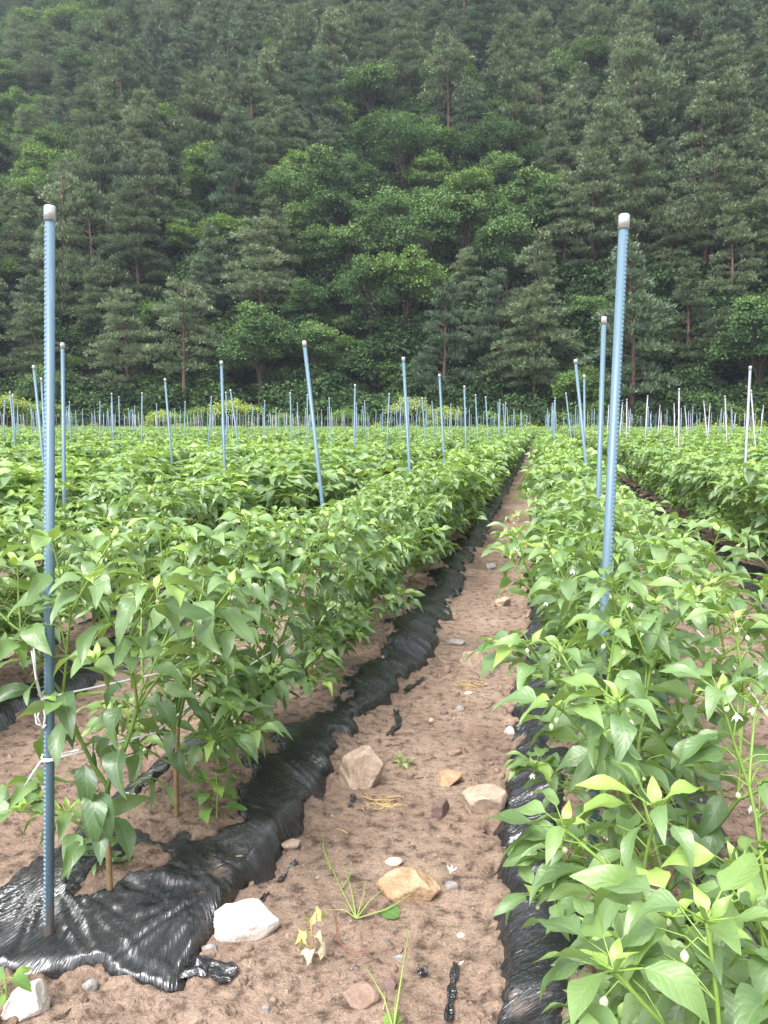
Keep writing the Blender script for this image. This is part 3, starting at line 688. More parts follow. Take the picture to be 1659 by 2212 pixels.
# rest of the stakes: every couple of metres in every bed
r = random.Random(3)
near_obs = [s[0] for s in stakes]
for k in range(-60, 30):
    y = 6.5 + r.random() * 2
    while y < FIELD_END:
        x = float(rowx(k, y)) + r.uniform(-.06, .06); px, py, dz = proj((x, y, 1.3))
        if dz > 1 and -20 < px < 1680 and not any(abs(x - b[0]) < 0.75 and abs(y - b[1]) < 1.5 for b in near_obs) and (y > 9):
            c = 'g' if ((k >= 1 and y < 22 and r.random() < 0.7) or (k < -7 and y > 27 and r.random() < 0.8) or (k > 3 and r.random() < 0.4)) else 'b'
            d = nrm(np.array([r.gauss(0, 0.045), r.gauss(0, 0.035), 1]))
            stakes.append((np.array([x, y, 0.06]), d, c))
        y += r.uniform(1.7, 2.6)
S_LEFT = (stakes[0][0], stakes[0][1])
stakes.sort(key=lambda s: math.hypot(s[0][0], s[0][1]))
def snap(x): return int(round((x - 0.215) / SP)) if x > -0.35 else (int(round((x + 0.9) / SP)) - 1)
IS, RSt = stakes[:300], stakes[300:]
order = sorted(range(len(IS)), key=lambda i: (snap(IS[i][0][0]), IS[i][2], IS[i][0][1])); cn = {}; num = {}
for i in order:
    key = (snap(IS[i][0][0]), IS[i][2]); cn[key] = cn.get(key, 0) + 1; num[i] = cn[key]
for i, (B, d, c) in enumerate(IS):
    near = math.hypot(B[0], B[1]) < 7
    body, cap, ridge = SM[c, int(near)]
    e = bpy.data.objects.new('stake', None); COL.objects.link(e); e.location = B
    q = Vector(d).to_track_quat('Z', 'Y'); side = 0.0
    v = q @ Vector((1, 0, 0)); ang = math.atan2(v.y, v.x)
    want = math.atan2(-B[1], -B[0]) + (R(62) if B[0] > -0.5 or i > 3 else R(-66)) if near else 0
    e.rotation_mode = 'QUATERNION'; e.rotation_quaternion = q @ Euler((0, 0, want - ang)).to_quaternion()
    cn_ = 'blue' if c == 'b' else 'grey galvanised'
    tilt = 'leaning' if abs(d[0]) > 0.06 else 'upright'
    tag(e, f'{tilt} {cn_} stake, {ordw(num[i])} {cn_.split()[0]} one from near end of {rowname(snap(B[0]))}', 'stake', 'stakes standing among the plants')
    ob('pipe', body, e); ob('cap', cap, e)
    if ridge: ob('toothed_edge', ridge, e)
fb = Buf()
for (B, d, c) in RSt[::3] + RSt[1::3]:
    m = 0 if c == 'b' else 1
    tube(fb, [B, B + d * (SL - 0.03)], 0.0125, 4, False, 0, m); tube(fb, [B + d * (SL - 0.03), B + d * SL], 0.0145, 4, False, 0, 2)
tag(ob('distant_stakes', fb.mesh('distant_stakes', [MT['blue'], MT['galv'], MT['cap']])), 'thin blue and grey stakes crowded along the far end of the field', kind='stuff')
# ------------------------------------------------------------------ twine
def twine(pts, rad, label, cat='twine', name='twine', mat=None, n=5):
    b = Buf(); tube(b, pts, rad, n, True); return tag(ob(name, b.mesh(name, mat or MT['twine'])), label, cat)
S0, D0 = S_LEFT
def on_stake(s0, d0, z): return s0 + d0 * (z / d0[2])
def tie(pt, d0, tails, name, label):
    b = Buf(); q = Vector(d0).to_track_quat('Z', 'Y'); A = []
    for i in range(49):
        a = i / 48 * 6 * math.pi; A.append(np.array(q @ Vector((math.cos(a) * 0.0150, math.sin(a) * 0.0150, -0.005 + 0.010 * i / 48 + 0.002 * math.sin(a * 0.7)))) + pt)
    tube(b, A, 0.0019, 5, True)
    for tl in tails: tube(b, [pt + np.array(v) for v in tl], 0.0019, 5, True)
    return tag(ob(name, b.mesh(name, MT['twine'])), label, 'twine')
lft = -rt
def rel(r_, u_, f_=0.0): return rt * r_ + np.array([0, 0, 1.0]) * u_ - fw * f_
pa = on_stake(S0, D0, 0.475); pb = on_stake(S0, D0, 0.345)
tie(pa, D0, [[rel(-.012, 0, .015), rel(-.016, .03, .02), rel(-.020, .075, .02), rel(-.023, .10, .02)],
             [rel(-.010, 0, .016), rel(-.018, .05, .018), rel(-.019, .105, .018)],
             [rel(-.008, -.004, .017), rel(-.022, -.03, .022), rel(-.020, -.055, .022), rel(-.006, -.062, .02), rel(-.002, -.04, .02), rel(-.010, -.006, .017)],
             [rel(-.006, -.004, .017), rel(-.016, -.04, .024), rel(-.008, -.066, .022), rel(-.001, -.058, .02)]],
    'twine_tie', 'white twine knotted round the nearest left stake with a hanging loop')
tie(pb, D0, [[rel(-.01, 0, .015), rel(-.03, -.03, .02), rel(-.05, -.06, .01)], [rel(.012, .006, .012), rel(.035, .016, .02), rel(.075, .028, .03)]],
    'twine_tie', 'lower band of white twine wrapped round the nearest left stake')
def row_twine(k, start, z, y1, label, off):
    pts = [start]; y = start[1] + 0.25
    rr_ = random.Random(int(z * 100))
    while y < y1:
        pts.append(np.array([float(rowx(k, y)) + off + rr_.uniform(-.02, .02), y, z + 0.02 * math.sin(y * 2.1)])); y += 0.36
    twine(pts, 0.0022, label)
row_twine(-1, pa + rel(0.014, 0), 0.52, 9, 'taut white twine run from the nearest left stake at mid height along the plants', 0.05)
row_twine(-1, pb + rel(0.014, 0), 0.37, 9, 'lower taut white twine run from the nearest left stake through the stems', 0.03)
row_twine(0, np.array([0.52, 0.35, 0.60]), 0.60, 7, 'white twine through the plants along the outer side of the row right of the path', 0.18)
# ------------------------------------------------------------------ stones
def rock(w_, d_, h_, seed, mat, sharp=9, sub=4, flat=0.0):
    import bmesh
    bm = bmesh.new(); bmesh.ops.create_icosphere(bm, subdivisions=sub, radius=1)
    r_ = np.random.default_rng(seed); n_ = r_.normal(size=(400, 3)); n_ = nrm(n_); pick_ = [0]
    for _ in range(sharp + 3):
        dd_ = (n_ @ n_[pick_].T).max(axis=1) + 0.25 * r_.random(400); pick_.append(int(np.argmin(dd_)))
    n_ = n_[pick_]; hgt = r_.uniform(0.58, 0.95, len(n_))
    V = np.array([v.co[:] for v in bm.verts]); dt = V @ n_.T
    rad = np.min(np.where(dt > 0.05, hgt / np.maximum(dt, 0.05), 9), axis=1); rad = np.minimum(rad, 1.05)
    nn = fbm(V[:, 0] * 3 + 5 * V[:, 2], V[:, 1] * 3 - 4 * V[:, 2], seed % 97, 4)
    V = V * (rad * (1 + 0.07 * nn))[:, None]
    if flat: V[:, 2] = np.where(V[:, 2] > flat, flat + (V[:, 2] - flat) * 0.12 + 0.05 * V[:, 0] * (V[:, 2] > flat), V[:, 2])
    V = V / np.maximum(np.abs(V).max(axis=0), 1e-3) * np.array([w_ / 2, d_ / 2, h_ / 2]); V[:, 2] += h_ * 0.20
    for v, c in zip(bm.verts, V): v.co = c
    me = bpy.data.meshes.new('stone'); bm.to_mesh(me); bm.free(); me.materials.append(mat)
    me.polygons.foreach_set('use_smooth', np.ones(len(me.polygons), bool)); return me
stones = [  # x, y of the foot, width and height in the photograph's view, depth ratio, colour, rotation, label
 (520,2030,142,112,.55,'white',0.3,'large whitish wedge-shaped stone against the black film corner',12),
 (780,1706,102,88,.8,'tan',-0.2,'tall pale tan boulder standing against the film edge in the path',13),
 (1042,1762,98,88,.8,'tan',0.4,'flat-topped grey-tan block at the right side of the path',14),
 (950,1762,58,56,.5,'dark',0.8,'dark tilted slab leaning just left of the flat-topped block',15),
 (967,1695,60,38,.8,'orange',0.1,'rounded brown stone behind the tilted slab',16),
 (980,1632,32,20,.7,'brown',0.0,'small flat brown stone alone in the middle of the path',17),
 (880,1945,134,62,.5,'orange',-0.15,'long orange-brown stone lying across the path by the creeping weed',18),
 (850,1868,38,15,.6,'pink',0.1,'small pale pink oval pebble above the long orange stone',19),
 (973,1925,38,26,.9,'grey',0.2,'flat grey stone with a fallen white blossom on it',20),
 (778,2180,84,58,.7,'brown',0.3,'smooth rounded brown stone at the bottom of the path',21),
 (838,2146,48,30,.7,'dark',0.5,'dark reddish angular stone touching the smooth brown one',22),
 (1018,1440,50,34,.8,'tan',0.2,'angular tan-topped rock in the middle distance of the path',23),
 (1047,1402,56,16,.9,'dark',0.2,'flat purplish slab sunk in the path behind the angular rock',24),
 (983,1392,44,16,.8,'grey',-0.5,'pale flat slab beside the film in the path',25),
 (965,1455,26,18,.8,'brown',0.6,'small brown rock left of the angular tan rock',26),
 (1080,1312,46,24,.9,'tan',0.2,'rough grey-tan rock half hidden by leaves at the right of the path',27),
 (1107,1128,30,18,.8,'tan',0.2,'pale tan rock far up the path',28),
 (42,2208,100,74,.8,'white',0.3,'white stone cut off by the lower left corner',29),
 (449,2062,32,24,.8,'grey',0.6,'dull grey stone in front of the large whitish stone',30),
 (188,2140,36,24,.8,'grey',0.2,'grey stone at the front hem of the black film',31),
 (340,2092,22,32,.6,'grey',0.2,'small upright speckled grey stone at the film hem',32),
 (27,2086,30,22,.8,'dark',0.2,'dark grey stone at the left edge near the stake foot',33),
 (572,2184,18,18,.8,'grey',0.2,'round grey pebble below the large whitish stone',35),
 (476,2192,20,16,.8,'white',0.2,'pale square pebble near the bottom edge',36),
 (627,1830,42,20,.7,'tan',0.2,'tan slab poking from soil beside the film',37),
 (74,1750,28,16,.8,'brown',0.2,'brown stone in the soil left of the nearest stake',38),
 (566,1706,30,16,.8,'grey',0.2,'pale grey stone beneath the broad-leaved weed',39),
 (992,1540,26,18,.8,'grey',0.2,'rounded grey stone near the leaf overhanging the path',40),
 (959,1544,20,12,.8,'dark',0.2,'small dark oval pebble in the path',41),
 (1101,1590,24,20,.8,'white',0.2,'white speckled stone under the leaves right of the path',42),
 (994,2028,24,14,.7,'white',0.2,'pale grey oval pebble low on the path',43),
 (863,2074,24,16,.8,'grey',0.2,'bluish grey pebble on the lower path',44),
 (1001,2092,28,16,.7,'pink',0.2,'beige pebble against the right-hand film',45),
 (972,2038,16,14,.8,'brown',0.2,'round brown pebble next to the pale oval one',46),
 (885,1680,18,16,.8,'brown',0.2,'small brown cube-like stone below the spiky weed',47),
 (1074,1672,16,16,.8,'brown',0.2,'small round brown stone touching the right-hand film',48),
 (1485,1284,58,22,.8,'tan',0.1,'pale slab with dark underside in the furrow right of the near stake',49),
 (1060, 1230, 26, 14, .8, 'grey', .3, 'small grey stone in the path below the far bend of the film', 52),
 (1098, 1205, 20, 12, .8, 'brown', .3, 'small brown stone farther along the right side of the path', 53),
 (1012, 1500, 22, 10, .8, 'pink', .3, 'pale flat chip between the dry grass tuft and the grey stone', 54),
 (930, 1560, 16, 10, .8, 'tan', .3, 'tiny tan stone left of the small dark oval pebble', 55),
 (715, 1770, 18, 12, .8, 'tan', .3, 'small tan stone left of the tall tan boulder foot', 56),
 (640, 1985, 16, 12, .8, 'brown', .3, 'small brown stone right of the large whitish stone', 57),
 (1120,1790,22,14,.8,'pink',0.1,'small pink stone below the flat-topped block',51)]
for (px, py, wp, hp, dr, cl, rz, lb, sd_) in stones:
    p = at(px, py, 0.02); p[2] = gz(p[0], p[1]); p = at(px, py, p[2]); dep = (p - [0, 0, H]) @ fw; w_ = wp / F * dep; h_ = hp / F * dep * (0.85 if wp > 130 and cl == 'white' else 1.2)
    big = wp > 45
    me = rock(w_ * 1.08, w_ * dr, h_ * 1.22, sd_, ROCK[cl], 5 if big else 6, 5 if big else 3, 0.30 if 'flat' in lb or 'slab' in lb else 0.0)
    o = ob('stone', me, None, (p[0], p[1] + w_ * dr * 0.3, gz(p[0], p[1]) - 0.004), (0, 0, YAW + rz))
    tag(o, lb, 'stone', 'stones lying in the path')
    if wp < 42 and 'pebble' in lb: o.name = 'pebble'
# pebbles, crumbs of earth, straw: uncountable
def small_rock(seed, sharp=6): 
    me = rock(1, 0.85, 0.7, seed, MT['soil'], sharp, 2); return me
pe = []
for i, c in enumerate(('white', 'pink', 'grey', 'tan')):
    me = small_rock(200 + i); me.materials[0] = ROCK[c]; pe.append(me)
def scatter_pts(n_, x0, x1, y0, y1, pw=1.0, keep=None):
    yy = y0 + (y1 - y0) * rng.random(n_) ** pw; xx = rng.uniform(x0, x1, n_)
    if keep is not None:
        k_ = keep(xx, yy); xx = xx[k_]; yy = yy[k_]
    return xx, yy
def open_soil(xx, yy):
    m = np.zeros(len(xx))
    for k in (-3, -2, -1, 0, 1): m = np.maximum(m, film_mask(xx, yy, k) * (np.abs(xx - rowx(k, yy)) < 0.45))
    return m < 0.3
xx, yy = scatter_pts(2600, -2.4, 1.9, 0.9, 9, 1.7, open_soil); zz = ground_z(xx, yy); n = len(xx)
scatter('pebbles', np.stack([xx, yy, zz - 0.001], 1), rng.uniform(0, 6.28, (n, 3)), 0.0045 + 0.012 * rng.random(n) ** 4, pe, 'tiny pale pebbles sprinkled over the soil')
cl = [small_rock(300 + i, 14) for i in range(3)]
xx, yy = scatter_pts(16000, -2.4, 1.9, 0.8, 9, 1.7, open_soil)
den = 0.1 + fbm(xx * 2.5, yy * 2.5, 90, 3) + 0.5 * (np.abs(xx + 0.40) > 0.2) + 0.3 * (yy < 1.5); k_ = den > 0.08; xx = xx[k_]; yy = yy[k_]; zz = ground_z(xx, yy); n = len(xx)
scatter('soil_crumbs', np.stack([xx, yy, zz - 0.002], 1), rng.uniform(0, 6.28, (n, 3)), 0.006 + 0.022 * rng.random(n) ** 3, cl, 'loose crumbs and clods of brown earth')
b = Buf(); tube(b, [(-.5, 0, 0), (0, .06, .03), (.5, 0, 0)], 0.035, 4, True); sm1 = b.mesh('straw_bit', MT['straw'])
b = Buf(); tube(b, [(-.5, 0, 0), (0, -.03, .06), (.5, .1, 0)], 0.05, 4, True); sm2 = b.mesh('twig_bit', MT['bark'])
xx, yy = scatter_pts(420, -1.9, 1.8, 0.9, 7, 1.5, open_soil); zz = ground_z(xx, yy) + 0.003; n = len(xx)
scatter('straw_bits', np.stack([xx, yy, zz], 1), np.stack([rng.uniform(-.1, .1, n), rng.uniform(-.1, .1, n), rng.uniform(0, 6.28, n)], 1), 0.012 + 0.035 * rng.random(n) ** 2, [sm1, sm2], 'bits of straw and bark lying on the soil')
# ------------------------------------------------------------------ litter and weeds on the path
def gp(px, py, dz=0.0):
    p = at(px, py, 0.0)
    for _ in range(3): p = at(px, py, gz(p[0], p[1]))
    return np.array([p[0], p[1], gz(p[0], p[1], True) + dz])
def scrap(pxs, width, label, seed, lift=0.004, crumple=0.006):
    P_ = [gp(*q) for q in pxs]; n_ = 26; t_ = np.linspace(0, len(P_) - 1, n_)
    P_ = np.stack([np.interp(t_, range(len(P_)), [p[i] for p in P_]) for i in range(3)], 1)
    T = nrm(np.gradient(P_, axis=0)); S_ = nrm(np.cross(T, [0, 0, 1])); m_ = 9; V = []
    r_ = np.random.default_rng(seed)
    for i in range(n_):
        for j in range(m_):
            s = (j / (m_ - 1) - 0.5) * width * (0.55 + 0.6 * abs(math.sin(i * 0.37 + seed)))
            V.append(P_[i] + S_[i] * s + [0, 0, lift + crumple * float(fbm(i * 0.22 + seed, j * 0.5, seed, 3)) * 2 + crumple])
    V = np.array(V); I_ = np.arange(n_ * m_).reshape(n_, m_); Qf = np.stack([I_[:-1, :-1].ravel(), I_[:-1, 1:].ravel(), I_[1:, 1:].ravel(), I_[1:, :-1].ravel()], 1)
    me = mk('film_scrap', V, Qf, MT['film'], True, V[:, :2]); tag(ob('film_scrap', me), label, 'plastic scrap', 'torn scraps of black film')
scrap([(376, 2112), (420, 2104), (455, 2100), (506, 2122)], 0.05, 'crumpled twisted scrap of black film lying on soil in front of the row', 3, 0.005, 0.008)
scrap([(918, 1470), (900, 1482), (872, 1503)], 0.018, 'short torn black film strip in the middle of the path, farther one', 4)
scrap([(856, 1538), (862, 1570), (838, 1592)], 0.024, 'ragged torn black film strip on the path above the spiky weed', 5)
scrap([(765, 1728), (756, 1750)], 0.014, 'tiny black film scrap beside the tall tan boulder', 6)
scrap([(640, 1862), (605, 1905), (565, 1955)], 0.012, 'narrow black film ribbon half buried beside the large whitish stone', 7, 0.006, 0.004)
scrap([(908, 2105), (918, 2125)], 0.018, 'small bluish black film scrap on the lower path', 8)
scrap([(984, 2092), (976, 2150), (968, 2225)], 0.016, 'narrow black film ribbon running off the bottom of the path', 9, 0.005, 0.003)
scrap([(1460, 1165), (1475, 1180), (1500, 1190)], 0.05, 'torn scrap of black film in the furrow beyond the right row', 10, 0.01, 0.014)
def straw_tuft(px, py, size, label, seed):
    r_ = random.Random(seed); b = Buf(); p0 = gp(px, py)
    for i in range(26):
        a = r_.random() * 6.28; q = np.array([r_.gauss(0, .35), r_.gauss(0, .3), 0.05]) * size; pts = []
        for j in range(6):
            pts.append(q.copy()); a += r_.uniform(-1.2, 1.2); q = q + np.array([math.cos(a), math.sin(a), r_.uniform(-.3, .3)]) * size * 0.25; q[2] = abs(q[2])
        tube(b, pts, r_.uniform(0.0008, 0.0018), 4, False)
    tag(ob('dry_straw_tuft', b.mesh('dry_straw_tuft', MT['straw']), None, p0), label, 'dead weed')
straw_tuft(820, 1735, 0.045, 'tangled dry straw-coloured weed roots below the tall tan boulder', 1)
straw_tuft(470, 1820, 0.075, 'pile of dry pale weed roots beneath the second plant of the left row', 2)
straw_tuft(425, 2060, 0.035, 'little curl of dry straw beside the dull grey stone', 3)
straw_tuft(1010, 1480, 0.05, 'thin dry grass tuft below the angular tan rock', 4)
WL = [leaf_geo(1, 0.62, 8, 2, 0.3 + 0.2 * i, 0.2, 0.06, 60 + i, 0.16) for i in range(3)]
WLM = [mk('leaf', V, Fq, MT['weedleaf'], True, UV, {'youth': np.full(len(V), 0.3 + 0.2 * i)}) for i, (V, Fq, UV) in enumerate(WL)]
WIM = [mk('leaf', V * [1, 1, 1], Fq, MT['wither'], True, UV, {'youth': np.full(len(V), v)}) for (V, Fq, UV), v in ((leaf_geo(1, 0.8, 6, 2, 1.1, 0.9, 0.25, 71), 0.95), (leaf_geo(1, 0.9, 6, 2, 0.9, 0.8, 0.3, 72), 0.4), (leaf_geo(1, 0.6, 6, 2, 1.4, 0.7, 0.25, 73), 0.1))]
def put_leaf(e, me, p, d, nup, s):
    o = bpy.data.objects.new('leaf', me); COL.objects.link(o); o.parent = e
    o.matrix_basis = Matrix.LocRotScale(Vector(p), Matrix(frame_from(np.array(d, float), np.array(nup, float)).tolist()).to_quaternion(), (s, s, s))
def weed(px, py, name, label, leaves, mats, stem_m, hgt, seed, cat='weed', spread=1.0):
    r_ = random.Random(seed); p0 = gp(px, py); e = bpy.data.objects.new(name, None); COL.objects.link(e); e.location = p0
    tag(e, label, cat); b = Buf(); tube(b, [(0, 0, -0.01), (0.004, 0, hgt * 0.5), (0, 0.004, hgt)], [0.0028, 0.002, 0.0015], 5, False, 0.9)
    for i in range(leaves):
        a = i * 2.4 + r_.random() * 0.5; z = hgt * (0.2 + 0.8 * i / leaves); o = np.array([math.cos(a), math.sin(a), 0.0]); s = r_.uniform(0.03, 0.055) * spread
        q = o * s * 0.5 + [0, 0, z + 0.004]; tube(b, [(0, 0, z - 0.004), q * 0.6 + [0, 0, z * 0.4 + 0.002], q], 0.0010, 3, False, 0.9)
        put_leaf(e, mats[r_.randrange(len(mats))], q, o + [0, 0, r_.uniform(-.3, .4)], np.array([0, 0, 1]) + 0.3 * np.array([r_.gauss(0, 1), r_.gauss(0, 1), 0]), s)
    ob('stem', b.mesh('stem', stem_m), e); return e
weed(468, 1778, 'broadleaf_weed', 'broad toothed-leaf green weed under the second plant of the left row', 14, WLM, MT['stem'], 0.12, 11, 'weed', 1.25)
weed(12, 2185, 'weed_seedling', 'three-leaved green seedling above the white stone in the lower left corner', 6, WLM, MT['stem'], 0.06, 12, 'weed', 1.1)
weed(218, 1885, 'pepper_seedling', 'low fresh green sucker shoots at the foot of the nearest plant', 12, [LEAFM[0, 2], LEAFM[3, 2], LEAFM[5, 1]], MT['stem'], 0.07, 13, 'weed', 1.05)
weed(868, 1652, 'spiky_weed', 'small pale green spiky weed in the middle of the path', 8, [LEAFM[1, 2], LEAFM[2, 3]], MT['stem'], 0.02, 14, 'weed', 0.75)
weed(690, 1418, 'weed_seedling', 'small round-leaved weed at the film edge beneath the left row', 9, WLM, MT['stem'], 0.07, 15, 'weed', 0.8)
e = weed(672, 2078, 'withered_weed', 'withered weed with yellow and white shrivelled leaves on the lower path', 9, WIM, MT['straw'], 0.09, 16, 'dead weed', 0.6)
# fallen broad leaf
p = gp(862, 1985, 0.004); e = bpy.data.objects.new('fallen_leaf', WLM[1]); COL.objects.link(e); e.location = p; e.rotation_euler = (0.05, -0.1, 1.3); e.scale = (0.062, 0.055, 0.03)
tag(e, 'single toothed green leaf lying flat on the path', 'fallen leaf')
p = gp(825, 2216, 0.004); e = bpy.data.objects.new('fallen_leaf', WLM[2]); COL.objects.link(e); e.location = p; e.rotation_euler = (0.05, 0.1, -1.3); e.scale = (0.05, 0.05, 0.03)
tag(e, 'green leaf lying flat at the bottom edge of the path', 'fallen leaf')
p = gp(973, 1906, 0.02); tag(ob('fallen_flower', FLM, None, p, (2.8, 0.2, 0), 1.2), 'fallen white blossom on a flat grey stone', 'flower')
def grass_weed(name, label, strands, cat='grass weed'):
    e = bpy.data.objects.new(name, None); COL.objects.link(e); base = gp(*strands[0][0][0]); e.location = base; tag(e, label, cat)
    for pts, rad, lift, mt in strands:
        P_ = np.array([gp(*q, 0.004) for q in pts]) - base; n_ = len(P_)
        P_[:, 2] += np.array(lift); b = Buf()
        tt = np.linspace(0, n_ - 1, 14); P2 = np.stack([np.interp(tt, range(n_), P_[:, i]) for i in range(3)], 1)
        tube(b, P2, np.linspace(rad, rad * 0.25, 14), 4, True); ob('stalk' if rad > 0.0015 else 'blade', b.mesh('stalk', mt), e)
grass_weed('creeping_grass', 'sprawling pale green grass creeping across the middle of the lower path',
  [([(770, 1985), (735, 1925), (715, 1880), (690, 1820)], 0.0022, [0, .01, .01, .004], MT['grass']),
   ([(770, 1985), (800, 1960), (850, 1925)], 0.0022, [0, .015, .02], MT['grass']),
   ([(770, 1985), (840, 1975), (900, 1945), (930, 1905)], 0.0020, [0, .01, .02, .03], MT['grass']),
   ([(770, 1985), (760, 1940), (740, 1890)], 0.0022, [0, .02, .03], MT['grass']),
   ([(770, 1985), (785, 1950), (790, 1925)], 0.0020, [0, .015, .03], MT['grass']),
   ([(770, 1985), (745, 1975), (705, 1968)], 0.0018, [0, .01, .005], MT['grass']),
   ([(715, 1880), (700, 1850), (697, 1815)], 0.0022, [0, .01, .02], MT['grass']),
   ([(735, 1925), (757, 1900), (760, 1880)], 0.0020, [0, .01, .02], MT['grass'])])
grass_weed('dry_stalk', 'thin reddish brown stalk curving over the lower path',
  [([(725, 1990), (728, 2040), (755, 2068), (820, 2062), (862, 2056)], 0.0017, [0.01, .012, .006, .004, 0], MT['reed']),
   ([(778, 2020), (782, 2068)], 0.0012, [0.006, .004], MT['reed'])])
grass_weed('tall_grass', 'arching yellowish grass blades rising from the bottom edge of the path',
  [([(850, 2235), (830, 2200), (790, 2150)], 0.0026, [0, .03, .05], MT['grass']),
   ([(850, 2235), (868, 2170), (885, 2090)], 0.0028, [0, .05, .09], MT['grass']),
   ([(850, 2235), (855, 2190)], 0.002, [0, .03], MT['grass'])])
grass_weed('dry_stalk', 'pale dry straw stem lying beside the angular tan rock',
  [([(935, 1405), (950, 1432), (962, 1440)], 0.0028, [0.004, .006, 0.004], MT['straw'])])
# ------------------------------------------------------------------ hillside
FOOT = 63.0
def hill_z(x, y):
    x = np.asarray(x, float); y = np.asarray(y, float)
    s = y - FOOT - 2.0 * fbm(x * 0.04, 0 * x + 3, 201, 2)
    gl = 9 * np.exp(-((x + 103 - (y - 110) * -0.2) / 9) ** 2) * ss(85, 120, y) + 9 * np.exp(-((x - 2 - (y - 100) * 0.05) / 5) ** 2) * ss(80, 115, y) + 7 * np.exp(-((x - 28) / 6) ** 2) * ss(90, 120, y)
    return np.where(s > 0, 0.93 * s * ss(-2, 10, s) + 3.5 * fbm(x * 0.035, y * 0.035, 202, 3) * ss(0, 25, s), 0.3 * s) - gl - 0.1
hx = np.arange(-200, 120, 2.0); hy = np.arange(FOOT - 3, 260, 2.0); HX, HY = np.meshgrid(hx, hy); HZ = hill_z(HX, HY)
I = np.arange(HX.size).reshape(HX.shape); Q = np.stack([I[:-1, :-1].ravel(), I[:-1, 1:].ravel(), I[1:, 1:].ravel(), I[1:, :-1].ravel()], 1)
tag(ob('hillside', mk('hillside', np.stack([HX.ravel(), HY.ravel(), HZ.ravel()], 1), Q, MT['hill'])), kind='structure')
def hz(x, y): return float(hill_z(np.array([x]), np.array([y]))[0])
def hill_at(px, py):
    d = ray(px, py); d = d / d[1]
    for y in np.arange(55, 250, 0.5):
        p = np.array([0, 0, H]) + d * y
        if p[2] < max(hz(p[0], y), 0): return p
    return p
# ---- tree crowns
def blades(b, C, D, U, Ln, Wd, A, m=0):
    """n flat leaves: rhombus along D with width direction U"""
    n_ = len(C); Wv = nrm(np.cross(D, U)) * (Wd / 2)[:, None]; Lv = D * Ln[:, None]
    V = np.stack([C, C + Lv * 0.45 + Wv, C + Lv, C + Lv * 0.45 - Wv], 1).reshape(-1, 3)
    b.add(V, np.arange(n_ * 4).reshape(n_, 4), None, np.repeat(A, 4), m)
def pine(seed, Ht=12, mat='needle', bare=0.38, wide=1.0):
    r_ = random.Random(seed); q_ = np.random.default_rng(seed); tb = Buf(); cb = Buf()
    n_ = 9; bend = r_.uniform(-.5, .5); bd2 = r_.uniform(-.4, .4)
    T = np.array([(bend * math.sin(i / n_ * 3.0) * 0.8, bd2 * math.sin(i / n_ * 2.2 + 1), Ht * i / n_ - 0.5) for i in range(n_ + 1)])
    tube(tb, T, np.linspace(0.20, 0.03, n_ + 1) * Ht / 12 * 1.1, 7, False)
    def tp(h): return np.array([np.interp(h, T[:, 2], T[:, 0]), np.interp(h, T[:, 2], T[:, 1]), h])
    tc = []; td = []; ta = []
    h = Ht * bare; 
    while h < Ht * 0.985:
        f = (h / Ht - bare) / (1 - bare); Lb = wide * (0.31 * Ht) * (1 - f) ** 0.62 * (0.55 + 0.45 * min(1, f * 4)) * r_.uniform(0.75, 1.2) + 0.25
        hb = h
        for _ in range(r_.randint(4, 7)):
            h = hb + r_.uniform(-.12, .12)
            a = r_.random() * 6.28; L = Lb * r_.uniform(0.6, 1.15); o = np.array([math.cos(a), math.sin(a), 0]); p0 = tp(h)
            rise = r_.uniform(-0.05, 0.28) + 0.5 * f ** 3; pts = [p0 + o * L * t + np.array([0, 0, L * (rise * t + 0.12 * math.sin(t * 3) - 0.10 * t * t)]) for t in (0, .35, .7, 1.0)]
            tube(tb, pts, [0.05, 0.035, 0.02, 0.01], 3, False); sd_ = np.array([-o[1], o[0], 0])
            nt_ = max(5, int(L * 13))
            for i in range(nt_):
                t = 0.22 + 0.78 * (i + r_.random()) / nt_; ws = (1 - abs(t - 0.6) * 0.9) * L * 0.42
                s = r_.uniform(-1, 1); c = p0 + o * L * t + sd_ * s * ws + np.array([0, 0, L * (rise * t + 0.12 * math.sin(t * 3) - 0.10 * t * t) + r_.gauss(0, 0.035) - abs(s) * 0.05 * L])
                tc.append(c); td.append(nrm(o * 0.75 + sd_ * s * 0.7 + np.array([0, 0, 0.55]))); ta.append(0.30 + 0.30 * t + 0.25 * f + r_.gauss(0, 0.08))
        h = hb + 0 * h
        h += Ht * (0.074 - 0.034 * f) * r_.uniform(0.7, 1.3)
    tc = np.array(tc); td = np.array(td); ta = np.array(ta); nb = 9
    C = np.repeat(tc, nb, 0) + q_.normal(0, 0.08, (len(tc) * nb, 3)); D = nrm(np.repeat(td, nb, 0) + q_.normal(0, 0.55, (len(tc) * nb, 3)) + [0, 0, 0.1]); n2 = len(C)
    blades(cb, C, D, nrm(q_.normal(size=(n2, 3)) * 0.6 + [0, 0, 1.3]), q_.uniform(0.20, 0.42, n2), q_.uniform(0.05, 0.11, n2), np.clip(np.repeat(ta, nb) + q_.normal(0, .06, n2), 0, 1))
    return tb.mesh('trunk', MT['pinebark']), cb.mesh('crown', MT[mat], False)
